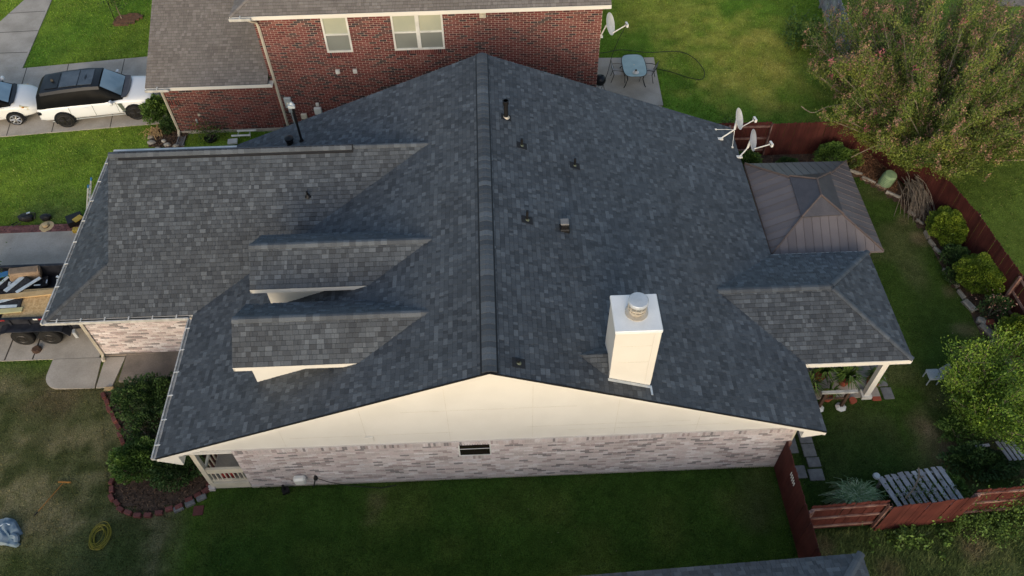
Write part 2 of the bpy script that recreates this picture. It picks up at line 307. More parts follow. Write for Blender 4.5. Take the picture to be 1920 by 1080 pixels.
# grass blades where the camera can see them
def tri_mesh(name, P, tri, m, cols=None, tints=None):      # P (n,k,3) faces of k verts
    n, k, _ = P.shape; me = bpy.data.meshes.new(name); me.vertices.add(n*k); me.vertices.foreach_set('co', P.astype(np.float32).ravel())
    me.loops.add(n*k); me.loops.foreach_set('vertex_index', np.arange(n*k, dtype=np.int32)); me.polygons.add(n); me.polygons.foreach_set('loop_start', np.arange(0, n*k, k, dtype=np.int32))
    me.update(); me.materials.append(m)
    if cols is not None: set_cols(me, np.repeat(cols, k, 0))
    if tints is not None: a = me.attributes.new('tint', 'FLOAT', 'FACE'); a.data.foreach_set('value', tints.astype(np.float32))
    return me
NT = 520000
tx = RNG.uniform(-28, 27, NT); ty = RNG.uniform(-4.2, 34, NT)
hard = HOUSES+[BED_BACK, BED_FRONT, BED_NB, DRIVE1, DRIVE2, WALK1, NBPATIO, [(-15.95, 4.35), (-9.2, 4.3), (-9.2, 5.65), (-15.95, 5.65)]]
ok = np.ones(NT, bool)
for Pg in hard: ok &= ~inpoly(tx, ty, Pg)
d = np.stack([tx, ty, 0*tx], 1)-np.array(CAM_POS); zz = d@np.array(_f); uu = d@np.array(_R)/zz*FPX; vv = d@np.array(_U)/zz*FPX
ok &= (abs(uu) < 1000) & (abs(vv) < 580); tx = tx[ok]; ty = ty[ok]; n = len(tx)
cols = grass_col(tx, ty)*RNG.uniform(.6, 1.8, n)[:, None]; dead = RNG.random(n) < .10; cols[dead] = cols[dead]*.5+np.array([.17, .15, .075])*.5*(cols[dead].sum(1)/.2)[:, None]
h = RNG.uniform(.02, .055, n)*np.where((tx > 9.3) & (ty < -1.9), 4.0, 1)*np.where(ty > 15.3, 1.3, 1); a = RNG.uniform(0, 2*np.pi, n); wd = RNG.uniform(.006, .015, n)*np.where(ty > 12, 1.5, 1)
p0 = np.stack([tx-np.cos(a)*wd, ty-np.sin(a)*wd, 0*tx-.012], 1); p1 = np.stack([tx+np.cos(a)*wd, ty+np.sin(a)*wd, 0*tx-.012], 1)
tip = np.stack([tx+RNG.normal(0, .018, n), ty+RNG.normal(0, .018, n), h], 1)
EL = [((-7.7, .28), (8.9, .28), .07), ((-15.6, 18.5), (-30, 17.2), .05), ((-13.9, 17.85), (4.9, 17.85), .08), ((8.42, 22.4), (8.3, 18.6), .06), ((4.95, 22.62), (8.4, 22.47), .06), ((-17.0, 24.0), (-24.5, 23.2), .05), ((-30, 5.56), (-15.9, 5.56), .06), ((-15.8, 4.9), (-15.2, 4.3), .05), ((-15.2, 4.28), (-13.6, 4.28), .05), ((8.95, .2), (9.0, -6), .09), ((9.15, .2), (9.2, -1.8), .10), ((9.2, -2.0), (18.9, -1.65), .14), ((9.2, -1.75), (11.5, -1.65), .12), ((-9.2, .3), (-7.8, .3), .05), ((19.35, 3), (18.75, 9.5), .10), ((18.75, 9.5), (17.5, 13.8), .10), ((9, 15.3), (16.6, 15.3), .10), ((-14.3, 12.45), (-22, 12.5), .05), ((10.0, 1.9), (10.0, -.2), .07), ((10.62, 1.9), (10.6, -.2), .07), ((-12.4, .2), (-13.8, 4.2), .05), ((-12.3, 0), (-10, -.65), .06)]
gx, gy_, gh = [], [], []
for (xa, ya), (xb, yb), hh_ in EL:
    k_ = int(math.hypot(xb-xa, yb-ya)*130); u_ = RNG.random(k_); gx.append(xa+(xb-xa)*u_+RNG.normal(0, .035, k_)); gy_.append(ya+(yb-ya)*u_+RNG.normal(0, .035, k_)); gh.append(hh_*RNG.uniform(.4, 1.3, k_)*(vn(xa+(xb-xa)*u_, ya+(yb-ya)*u_, 2.2)+.4))
gx, gy_, gh = np.concatenate(gx), np.concatenate(gy_), np.concatenate(gh); gn = len(gx); gc = grass_col(gx, gy_)*RNG.uniform(.8, 1.8, gn)[:, None]; ga = RNG.uniform(0, 6.28, gn)
e0 = np.stack([gx-np.cos(ga)*.009, gy_-np.sin(ga)*.009, 0*gx-.01], 1); e1 = np.stack([gx+np.cos(ga)*.009, gy_+np.sin(ga)*.009, 0*gx-.01], 1); e2_ = np.stack([gx+RNG.normal(0, .03, gn), gy_+RNG.normal(0, .03, gn), gh], 1)
o = bpy.data.objects.new('edge_grass', tri_mesh('edge_grass', np.stack([e0, e1, e2_], 1), 3, m_tuft, gc)); COL.objects.link(o); o['kind'] = 'stuff'
NW = 60000; wx = RNG.uniform(9.3, 19.5, NW); wy = RNG.uniform(-6, -2.0, NW); kk = (vn(wx, wy, 1.1) > .38) & ((wx > 10.1) | (wy > -3.6)); wx, wy = wx[kk], wy[kk]; m_ = len(wx)
wc = grass_col(wx, wy)*RNG.uniform(.8, 1.7, m_)[:, None]; aa = RNG.uniform(0, 6.28, m_); Lw = RNG.uniform(.05, .22, m_); wv = .008
q0 = np.stack([wx-np.sin(aa)*wv, wy+np.cos(aa)*wv, 0*wx], 1); q1 = np.stack([wx+np.sin(aa)*wv, wy-np.cos(aa)*wv, 0*wx], 1); q2_ = np.stack([wx+np.cos(aa)*Lw, wy+np.sin(aa)*Lw, Lw*RNG.uniform(.3, 1.1, m_)], 1)
o = bpy.data.objects.new('tall_grass', tri_mesh('tall_grass', np.stack([q0, q1, q2_], 1), 3, m_tuft, wc)); COL.objects.link(o); o['kind'] = 'stuff'
o = bpy.data.objects.new('grass', tri_mesh('grass', np.stack([p0, p1, tip], 1), 3, m_tuft, cols)); COL.objects.link(o); o['kind'] = 'stuff'
# ---- paved surfaces
def slab(name, poly, z0, z1, m): b = MB(); b.prism([(x, y, z0) for x, y in poly], (0, 0, z1-z0)); return struct(name, b, m)
def joints(parent, segs, z, w=.035):
    for a, b in segs:
        a, b = Vector((*a, 0)), Vector((*b, 0)); d = (b-a).normalized(); s = Vector((-d.y, d.x, 0))*w/2
        mb = MB(); mb.prism([(p.x, p.y, z) for p in (a-s, b-s, b+s, a+s)], (0, 0, .005)); part('joint', mb, m_joint, parent)
dv = slab('driveway', DRIVE1, -.1, .03, m_conc)
joints(dv, [((-24.6, 18.0), (-25.4, 23.05)), ((-21.9, 18.15), (-22.7, 23.3)), ((-19.9, 18.3), (-20.7, 23.5)), ((-17.3, 18.5), (-18.0, 23.75))], .028)
wk = slab('sidewalk', WALK1, -.1, .035, m_conc)
joints(wk, [((-26.0, 24.6), (-23.1, 24.6)), ((-25.7, 26.4), (-23.2, 26.5)), ((-25.3, 28.2), (-23.4, 28.3)), ((-25.1, 30), (-23.5, 30.1))], .034)
dv2 = slab('driveway', DRIVE2, -.1, .03, m_conc)
joints(dv2, [((-16.6, 5.66), (-16.75, 11.98)), ((-20.3, 5.66), (-20.3, 11.98)), ((-17.6, 5.66), (-17.62, 7.2))], .028, .05)
pad_pts = [(-14.1, 5.62), (-15.85, 5.62)]+[(-15.25+.62*math.cos(t), 4.98+.62*math.sin(t)) for t in np.linspace(math.pi*.98, math.pi*1.5, 9)]+[(-14.0, 4.33)]
slab('path', pad_pts, -.1, .035, m_conc)
slab('path', [(-13.95, 4.33), (-13.97, 5.62), (-13.25, 5.62), (-13.4, 4.36)], -.1, .04, m_conc)
slab('path', [(-13.2, 4.55), (-13.2, 5.68), (-9.1, 5.68), (-9.1, 4.45)], -.1, .09, m_concd)
slab('patio', [(x, y) for x, y in NBPATIO], -.1, .05, m_conc)
slab('patio', [(9.1, 2.75), (13.25, 2.75), (13.25, 7.0), (9.1, 7.0)], -.1, .06, m_conc)
slab('path', [(27, 25.9), (45, 24.9), (45, 26.4), (27, 27.0)], -.1, .02, m_concd)
slab('street', [(-45, -60), (-31, -60), (-31, 80), (-45, 80)], -.1, -.02, mat('asphalt', (.05, .05, .05), bump=.3))
# mulch beds (earth sheets with uneven surface)
def bed(name, poly, m, amp=.05, st=.22):
    xs = np.array([p[0] for p in poly]); ys = np.array([p[1] for p in poly]); b = MB(); nx = int((xs.max()-xs.min())/st)+1; ny = int((ys.max()-ys.min())/st)+1; idx = {}
    for j in range(ny):
        for i in range(nx):
            x = xs.min()+i*st; y = ys.min()+j*st
            if inpoly(np.array(x+st/2), np.array(y+st/2), poly):
                f = []
                for (a, c) in ((i, j), (i+1, j), (i+1, j+1), (i, j+1)):
                    if (a, c) not in idx:
                        X = xs.min()+a*st; Y = ys.min()+c*st; ins = inpoly(np.array(X), np.array(Y), poly)
                        idx[(a, c)] = len(b.v); b.v.append((X, Y, (.02+amp*float(vn(X, Y, 2.5))) if ins else -.02))
                    f.append(idx[(a, c)])
                b.f.append(tuple(f)); b.t.append(0)
    o = struct(name, b, m); return o
bed('mulch_bed', BED_BACK, m_mulch); bed('mulch_bed', BED_FRONT, m_mulch); bed('mulch_bed', BED_NB, m_mulch)
bed('mulch_bed', [(16.2, 13.0), (15.7, 13.5), (15.4, 15.0), (16.7, 15.0), (17.4, 13.3), (17.1, 12.2)], m_mulch2, .10)
bed('mulch_bed', [(-19.4, 26.7), (-18.4, 26.8), (-17.9, 27.6), (-18.5, 27.9), (-19.5, 27.5)], m_mulch2, .10, .15)
# gravelly debris on the beds: wood chips
def chips(name, poly, n, m, z=.06, size=.035):
    xs = [p[0] for p in poly]; ys = [p[1] for p in poly]; x = RNG.uniform(min(xs), max(xs), n); y = RNG.uniform(min(ys), max(ys), n); k = inpoly(x, y, poly); x = x[k]; y = y[k]; n = len(x)
    c = np.stack([x, y, np.full(n, z)], 1); a = RNG.normal(size=(n, 3)); a /= np.linalg.norm(a, axis=1)[:, None]; b = np.cross(a, RNG.normal(size=(n, 3))); b /= np.linalg.norm(b, axis=1)[:, None]
    a *= size*RNG.uniform(.5, 1.3, (n, 1)); b *= size*.4; P = np.stack([c-a-b, c+a-b, c+a+b, c-a+b], 1)
    o = bpy.data.objects.new(name, tri_mesh(name, P, 4, m, tints=RNG.random(n))); COL.objects.link(o); o['kind'] = 'stuff'
m_chip = mat('bark_chips', None, tint=ramp((.04, .025, .018), (.11, .07, .045), (.20, .13, .085)))
m_chipo = mat('orange_chips', None, tint=ramp((.09, .045, .025), (.20, .10, .055), (.28, .16, .09)))
chips('wood_chips', BED_BACK, 16000, m_chip); chips('wood_chips', BED_FRONT, 5000, m_chip); chips('wood_chips', BED_NB, 2000, m_chip, .07)
chips('wood_chips', [(16.0, 13.2), (15.4, 15.0), (16.7, 15.0), (17.4, 13.3), (17.0, 12.3)], 4500, m_chipo, .10)
# red paver border beside the driveway
pb = struct('paver_border', MB().box(-30, -14.2, 12.0, 12.42, -.08, .012), m_joint)
pm = []
for k in range(5): b = MB(); b.tint = k/4; b.bbox_bev(-.098, .098, -.065, .065, 0, .03, .006); pm.append(b.mesh('paver', m_paver))
for r in range(3):
    for i in range(38):
        x = -14.35-i*.205-(.1 if r % 2 else 0)
        if x > -22.2: inst('paver', pm[random.randrange(5)], pb, (x, 12.07+r*.137, .012+random.uniform(0, .006)))
# ============================================================ ROOF TOOLS
def clip(poly, conv):                          # Sutherland-Hodgman, 2D, conv is CCW
    out = poly
    for i in range(len(conv)):
        ax, ay = conv[i]; bx, by = conv[(i+1) % len(conv)]; inp = out; out = []
        if not inp: return []
        S = lambda p: (bx-ax)*(p[1]-ay)-(by-ay)*(p[0]-ax)
        for j in range(len(inp)):
            P, Q = inp[j], inp[(j+1) % len(inp)]; sp, sq = S(P), S(Q)
            if sp >= 0: out.append(P)
            if (sp >= 0) != (sq >= 0): t = sp/(sp-sq); out.append((P[0]+t*(Q[0]-P[0]), P[1]+t*(Q[1]-P[1])))
    return out
def area(p): return .5*sum(p[i][0]*p[(i+1) % len(p)][1]-p[(i+1) % len(p)][0]*p[i][1] for i in range(len(p)))
SW = (.09, .13, .17, .21)
class Roof:
    def __init__(s, root, name, m, ex=.143, tints=6, lim=300):
        s.root = root; s.m = m; s.ex = ex; s.field = MB(); s.cand = []; s.deck = MB(); s.nt = tints; s.lim = lim; s.name = name
    def plane(s, polys, hide=None, drift=0.0, thick=.06, side=True):
        P3 = [[Vector(p) for p in q] for q in polys]; q = max(P3, key=len); n = (q[1]-q[0]).cross(q[2]-q[0]); n.normalize()
        if n.z < 0: n = -n
        up = (Vector((0, 0, 1))-n*n.z).normalized(); e = up.cross(n); O = min((p for q in P3 for p in q), key=lambda p: p.dot(up))
        P2 = []
        for q in P3:
            c = [((p-O).dot(e), (p-O).dot(up)) for p in q]
            if area(c) < 0: c = c[::-1]
            P2.append(c); s.deck.prism([p-n*.004 for p in q], -n*thick)
        a0 = min(p[0] for c in P2 for p in c); a1 = max(p[0] for c in P2 for p in c); t1 = max(p[1] for c in P2 for p in c); ex = s.ex; row = 0
        while row*ex < t1:
            t = row*ex; a = a0-random.random()*.3; runlen = 0; level = 0
            while a < a1:
                w = random.choice(SW); tn = min(max(random.gauss(.45, .25), 0), 1)
                if random.random() < .12: tn = min(1, tn+.3)
                tn = round(tn*(s.nt-1))/(s.nt-1); level = 1-level; h = .015 if level else .008
                jit = 0 if level else .0
                rect = [(a+.003, t+.011), (a+w-.003, t+.011), (a+w-.003, t+ex), (a+.003, t+ex)]; cen = O+e*(a+w/2)+up*(t+ex/2)  # gap below each tab bares dark underlay as the course shadow line
                if hide is None or not hide(cen):
                    for c in P2:
                        k = clip(rect, c)
                        if len(k) < 3 or abs(area(k)) < 4e-4: continue
                        full = abs(abs(area(k))-(w-.006)*(ex-.011)) < 1e-6
                        if full: s.cand.append((seen(cen, n, w, ex), cen-up*ex/2, e, up, n, w, tn, h, k, O, t))
                        else: s.emit(k, O, e, up, n, t, h, tn)
                a += w
            row += 1
    def emit(s, k, O, e, up, n, t, h, tn):
        hh = lambda p: .002+(h-.002)*max(0, 1-(p[1]-t)/s.ex)+.004*(1-(p[1]-t)/s.ex)
        top = [O+e*p[0]+up*p[1]+n*hh(p) for p in k]; low = [O+e*p[0]+up*p[1]-n*.002 for p in k]; s.field.face(top, tn)
        for i in range(len(k)):
            j = (i+1) % len(k)
            if min(k[i][1], k[j][1]) > t+s.ex-1e-6: continue
            s.field.face([low[i], low[j], top[j], top[i]], tn)
    def finish(s):
        rf = part('roof', s.deck, m_deck, s.root); s.cand.sort(key=lambda c: -c[0]); proto = {}
        for i, (sc, cen, e, up, n, w, tn, h, k, O, t) in enumerate(s.cand):
            if i < s.lim and sc > 0:
                key = (w, tn, h)
                if key not in proto:
                    b = Roof.__new__(Roof); b.ex = s.ex; b.field = MB(); b.emit([(-w/2+.003, .011), (w/2-.003, .011), (w/2-.003, s.ex), (-w/2+.003, s.ex)], Vector((0, 0, 0)), Vector((1, 0, 0)), Vector((0, 1, 0)), Vector((0, 0, 1)), 0, h, tn)
                    proto[key] = b.field.mesh('shingle', s.m)
                M3 = Matrix((e, up, n)).transposed(); inst('shingle', proto[key], rf, cen, M3)
            else: s.emit(k, O, e, up, n, t, h, tn)
        part('shingle_field', s.field, s.m, rf, kind='stuff'); s.rf = rf; return rf
_capm = {}
def ridge_caps(rf, A, B, nl, nr, m, half=.15, ex=.2, lift=.02, tints=(0, 1), taper=True):   # nl/nr: downslope unit vectors on both sides
    A, B = Vector(A), Vector(B); d = (B-A).normalized(); L = (B-A).length; nl, nr = Vector(nl).normalized(), Vector(nr).normalized()
    up = (-(nl+nr)); up = up-d*up.dot(d); up.normalize(); x = d.cross(up); cl = (nl.dot(x), nl.dot(up)); cr_ = (nr.dot(x), nr.dot(up)); n = int(L/ex)
    for i in range(n):
        tn = round(random.uniform(*tints)*5)/5; key = (m.name, tn, half, ex, round(cl[0], 2), round(cl[1], 2), round(cr_[0], 2), round(cr_[1], 2))
        if key not in _capm:
            b = MB(); b.tint = tn; r = []
            for yy, hz in ((0, .022), (ex+.02, .006)):
                for (sx, sz), k in ((cl, 1.0), (cl, .45), (None, 0), (cr_, .45), (cr_, 1.0)) if False else ():
                    pass
            pts = [(cl[0]*half, cl[1]*half), (cl[0]*half*.3, cl[1]*half*.3+.002), (cr_[0]*half*.3, cr_[1]*half*.3+.002), (cr_[0]*half, cr_[1]*half)]
            f = [(p[0], 0, p[1]+.020) for p in pts]; bk = [(p[0], ex+.02, p[1]+.008) for p in pts]; lo = [(p[0], 0, p[1]-.004) for p in pts]; lb = [(p[0], ex+.02, p[1]-.004) for p in pts]
            for q in range(3): b.face([f[q], f[q+1], bk[q+1], bk[q]]); b.face([lo[q], lo[q+1], f[q+1], f[q]])
            b.face([lb[0], lo[0], f[0], bk[0]]); b.face([lo[3], lb[3], bk[3], f[3]])
            _capm[key] = b.mesh('ridge_cap', m)
        M3 = Matrix((x, d, up)).transposed(); inst('ridge_cap', _capm[key], rf, A+d*i*ex+up*lift, M3)
# ============================================================ BRICK TOOLS
class Bricks:
    def __init__(s, root, m, mm, lim=300, nt=8): s.root = root; s.m = m; s.mm = mm; s.cand = []; s.walls = []; s.field = MB(); s.lim = lim; s.nt = nt
    def wall_y(s, x0, x1, z0, z1, y, holes=(), thick=.18, soldier=None, sills=(), arch=(), face=-1):   # wall facing -Y
        s.cur = MB(); s.walls.append(s.cur); bw, bh, j = .272, .071, .019
        xs = sorted({x0, x1, *[h[0] for h in holes], *[h[1] for h in holes]}); 
        for a, b in zip(xs, xs[1:]):
            segs = [(z0, z1)]
            for h in holes:
                if h[0] < (a+b)/2 < h[1]: segs = [q for sg in segs for q in ((sg[0], h[2]), (h[3], sg[1])) if q[1]-q[0] > .001]
            for c, d in segs: s.cur.box(a, b, y+.004, y+thick, c, d)
        zt = z1-(soldier or 0); rows = int((zt-z0)/(bh+j)); rh = (zt-z0)/rows; blk = list(holes)+[(h[0], h[1], h[2]-.2, h[2]) for h in sills]
        for r in range(rows):
            z = z0+r*rh; x = x0-(bw+j)*(.5 if r % 2 else 0)
            while x < x1:
                segs = [(max(x, x0), min(x+bw, x1))]
                for h in blk:
                    if h[2] < z+rh*.6 and h[3] > z+rh*.4:
                        segs = [q for sg in segs for q in ((sg[0], min(sg[1], h[0])), (max(sg[0], h[1]), sg[1])) if q[1]-q[0] > .01]
                for sg in segs: s.brick(sg[0], sg[1], z+s.jz/2, z+rh-s.jz/2, y)
                x += bw+j
        def sold(a, b, za, zb):
            n = max(1, int((b-a)/.078)); w = (b-a)/n
            for i in range(n): s.brick(a+i*w+.005, a+(i+1)*w-.005, za+.006, zb-.006, y-.004)
        if soldier: sold(x0, x1, zt, z1)
        for h in sills: sold(h[0], h[1], h[2]-.2, h[2])
        for a in arch: sold(*a)
    def brick(s, a, b, c, d, y):
        if random.random() < s.dark: tn = random.uniform(0, .14)
        else: tn = random.uniform(.15, 1)
        tn = round(tn*(s.nt-1))/(s.nt-1); pr = random.choice((.008, .010, .013)); cen = Vector(((a+b)/2, y, (c+d)/2))
        s.cand.append((seen(cen, (0, -1, 0), b-a, d-c), a, b, c, d, y, pr, tn))
    dark = .19; jz = .014
    def finish(s):
        ws = [part('wall', q_, s.mm, s.root) for q_ in s.walls]; w = ws[0]; s.cand.sort(key=lambda c: -c[0]); proto = {}
        for i, (sc, a, b, c, d, y, pr, tn) in enumerate(s.cand):
            if i < s.lim and sc > 0:
                key = (round(b-a, 3), round(d-c, 3), pr, tn)
                if key not in proto: q = MB(); q.tint = tn; s.shape(q, -(b-a)/2, (b-a)/2, -(d-c)/2, (d-c)/2, 0, pr); proto[key] = q.mesh('brick', s.m)
                inst('brick', proto[key], w, ((a+b)/2, y, (c+d)/2))
            else: s.field.tint = tn; s.shape(s.field, a, b, c, d, y, pr)
        part('brick_field', s.field, s.m, w, kind='stuff'); s.w = w; return w
    def shape(s, q, a, b, c, d, y, pr):
        q.add([(a, y+.004, c), (b, y+.004, c), (b, y+.004, d), (a, y+.004, d), (a, y-pr, c), (b, y-pr, c), (b, y-pr, d), (a, y-pr, d)], [(4, 5, 6, 7), (0, 1, 5, 4), (3, 7, 6, 2), (0, 4, 7, 3), (1, 2, 6, 5)])
# ============================================================ MAIN HOUSE
ZE, ZR, XL, XR, Y0, Y1 = 2.75, 6.65, -9.9, 9.85, .05, 13.79
ML = (ZR-ZE)/-XL; MR = (ZR-ZE)/XR
zmain = lambda x: ZR+ML*x if x < 0 else ZR-MR*x
house = thing('brick_house', 'single storey pale brick house under a large new charcoal shingle roof, filling the centre', 'house', (0, 7, 0))
R1 = Roof(house, 'roof', m_shingle)
XG, YG0, YG1, YGR, ZGR, XK = -14.78, 5.31, 13.62, 9.84, 5.92, -12.69
MG = (ZGR-ZE)/(YGR-YG0); MF = (ZGR-ZE)/(YG1-YGR); XV = (ZGR-ZR)/ML
def zgar(x, y): return ZE+MG*(y-YG0) if y < YGR else ZGR-MF*(y-YGR)
DORM = [(5.37, 6.0, -7.2, .78), (2.60, 5.985, -7.23, .79)]; DP = .70
def zdor(x, y, d): return d[1]-abs(y-d[0])*DP if (x > d[2] and abs(y-d[0]) < d[3]/DP) else 0
def hideL(p): return (zgar(p.x, p.y) > p.z+.10 and YG0+.2 < p.y < YG1-.1) or any(zdor(p.x, p.y, d) > p.z+.08 and p.x > d[2]+1.1 and p.x < -3.4 and abs(p.y-d[0]) < .7 for d in DORM)
R1.plane([[(XL, Y0, ZE), (0, Y0, ZR), (0, Y1, ZR), (XL, Y1, ZE)]], hideL)
PY0, PY1, PX, PH = 2.45, 7.0, 13.26, 2.275; MP = .446; PYR = PY0+PH; ZP = ZE+MP*PH; XPV = (ZR-ZP)/MR
def hideR(p): return p.x > XPV+.5 and PY0 < p.y < PY1 and ZE+MP*(PH-abs(p.y-PYR)) > p.z+.08
R1.plane([[(0, Y0, ZR), (XR, Y0, ZE), (XR, Y1, ZE), (0, Y1, ZR)]], hideR)
zk = ZE+MG*1.5
R1.plane([[(XG, YG0, ZE), (XK, YG0, ZE), (XK, YG0+1.5, zk)], [(XK, YG0, ZE), (XL, YG0, ZE), (XV, YGR, ZGR), (XK, YGR, ZGR)]])
MS = (zk-ZE)/(XK-XG); dxk = .25; yk2 = YG0+(zk+MS*dxk-ZE)/MG; yk3 = YG1-(zk+MS*dxk-ZE)/MF
R1.plane([[(XG, YG0, ZE), (XG, YG1, ZE), (XK+dxk, yk3, zk+MS*dxk), (XK+dxk, yk2, zk+MS*dxk)]])
R1.plane([[(XK, YGR, ZGR), (XV, YGR, ZGR), (XL, YG1, ZE), (XK, YG1, ZE)], [(XK, YG1, ZE), (XG, YG1, ZE), (XK, YG1-(zk-ZE)/MF, zk)]])
for yd, zd, xd, hd in DORM:
    ze = zd-hd; xe = (ze-ZR)/ML; xr_ = (zd-ZR)/ML
    R1.plane([[(xd, yd-hd/DP, ze), (xe, yd-hd/DP, ze), (xr_, yd, zd), (xd, yd, zd)]]); R1.plane([[(xd, yd+hd/DP, ze), (xe, yd+hd/DP, ze), (xr_, yd, zd), (xd, yd, zd)]])
R1.plane([[(XR-.02, PY0, ZE), (PX, PY0, ZE), (PX-PH, PYR, ZP), (XPV, PYR, ZP)]]); R1.plane([[(XR-.02, PY1, ZE), (PX, PY1, ZE), (PX-PH, PYR, ZP), (XPV, PYR, ZP)]])
R1.plane([[(PX, PY0, ZE), (PX, PY1, ZE), (PX-PH, PYR, ZP)]])
# little saddle roof above the chimney
CX0, CX1, CY0, CY1 = 3.25, 4.40, .55, 1.68
zs = zmain(2.45)+.0; R1.plane([[(2.45, 1.12, zs), (CX0, 1.12, zs), (CX0, CY0, zmain(CX0))]]); R1.plane([[(2.45, 1.12, zs), (CX0, 1.12, zs), (CX0, CY1, zmain(CX0))]])
rf = R1.finish()
# ridge vent and ridge caps
vent = MB(); 
for x0, x1, s in ((-.235, -.005, ML), (.005, .235, -MR)):
    za, zb = zmain(x0), zmain(x1); vent.prism([(x0, Y0+.02, za+.002), (x1, Y0+.02, zb+.002), (x1, Y0+.02, zb+.05), (x0, Y0+.02, za+.05)], (0, Y1-Y0-.04, 0))
part('ridge_vent', vent, m_black, rf)
ridge_caps(rf, (0, Y0, ZR), (0, Y1, ZR), (-1, 0, -ML), (1, 0, -MR), m_shingle, half=.205, ex=.19, lift=.064, tints=(.25, 1))
vent = MB(); vent.prism([(XK+.35, YGR-.20, ZGR-MG*.20+.002), (XK+.35, YGR, ZGR+.002), (XK+.35, YGR, ZGR+.05), (XK+.35, YGR-.20, ZGR-MG*.20+.04)], (7.9, 0, 0)); part('ridge_vent', vent, m_black, rf)
ridge_caps(rf, (XK+.02, YGR, ZGR), (XK+8.3, YGR, ZGR), (0, 1, -MF), (0, -1, -MG), m_shingle, half=.185, ex=.19, lift=.052, tints=(.5, 1))
ridge_caps(rf, (XK+8.3, YGR, ZGR), (XV, YGR, ZGR), (0, 1, -MF), (0, -1, -MG), m_shingle, half=.14, ex=.19, lift=.02, tints=(.45, 1))
for yd, zd, xd, hd in DORM: ridge_caps(rf, (xd, yd, zd), ((zd-ZR)/ML, yd, zd), (0, 1, -DP), (0, -1, -DP), m_shingle, half=.15, ex=.19, tints=(.4, 1))
ridge_caps(rf, (PX-PH, PYR, ZP), (XPV, PYR, ZP), (0, -1, -MP), (0, 1, -MP), m_shingle, half=.14, ex=.19, tints=(.3, .9))
for a, nl, nr in (((PX, PY0, ZE), (0, -1, -MP), (1, 0, -MP)), ((PX, PY1, ZE), (1, 0, -MP), (0, 1, -MP))): ridge_caps(rf, a, (PX-PH, PYR, ZP), nl, nr, m_shingle, half=.14, ex=.19, tints=(.5, .95))
ridge_caps(rf, (XG, YG0, ZE), (XK, YG0+1.5, zk), (-1, 0, -MS), (0, -1, -MG), m_shingle, half=.14, ex=.19, tints=(.0, .4))
# rake edges: black drip metal on top, cream fascia below
def rake(x0, z0, x1, z1, y, dy, up, dn, m, name):
    b = MB(); b.prism([(x0, y, z0+up), (x1, y, z1+up), (x1, y, z1-dn), (x0, y, z0-dn)], (0, dy, 0)); return part(name, b, m, rf)
for (xa, xb) in ((XL, 0), (0, XR)):
    rake(xa, zmain(xa), xb, zmain(xb), Y0-.022, .020, .018, .045, m_black, 'drip_edge')
    rake(xa, zmain(xa), xb, zmain(xb), Y0-.012, .025, -.046, .20, m_cream, 'fascia')
    rake(xa, zmain(xa), xb, zmain(xb), Y0+.015, .34, -.075, .095, m_cream, 'soffit')
    rake(xa, zmain(xa), xb, zmain(xb), Y1-.01, .02, -.046, .20, m_cream, 'fascia')
# boxed eave returns on the gable
b = MB(); b.prism([(XL+.02, Y0-.005, 2.58), (-9.30, Y0-.005, 2.30), (-9.22, Y0-.005, 2.30), (-9.22, Y0-.005, 2.82), (XL+.02, Y0-.005, ZE-.08)], (0, .33, 0)); part('eave_return', b, m_cream, rf)
b = MB(); b.prism([(XR-.02, Y0-.005, 2.60), (9.25, Y0-.005, 2.46), (9.15, Y0-.005, 2.46), (9.15, Y0-.005, 2.9), (XR-.02, Y0-.005, ZE-.08)], (0, .33, 0)); part('eave_return', b, m_cream, rf)
# eave fascias
def fbox(name, m, *a): b = MB(); b.box(*a); return part(name, b, m, rf)
fbox('fascia', m_cream, XR-.035, XR-.005, Y0+.34, PY0-.02, ZE-.22, ZE-.05); fbox('fascia', m_cream, XR-.035, XR-.005, PY1+.02, Y1, ZE-.22, ZE-.05)
fbox('fascia', m_cream, XR+.01, PX-.01, PY0-.028, PY0-.002, ZE-.20, ZE-.012); fbox('fascia', m_cream, XR+.01, PX-.01, PY1+.002, PY1+.028, ZE-.20, ZE-.012); fbox('fascia', m_cream, PX-.03, PX-.003, PY0, PY1, ZE-.20, ZE-.03)
fbox('fascia', m_cream, XG+.01, XL, YG0-.0, YG0+.025, ZE-.22, ZE-.04); fbox('fascia', m_cream, XG, XG+.025, YG0+.03, YG1, ZE-.22, ZE-.04); fbox('fascia', m_white, XG+.01, XL, YG1+.005, YG1+.11, ZE-.12, ZE+.02)
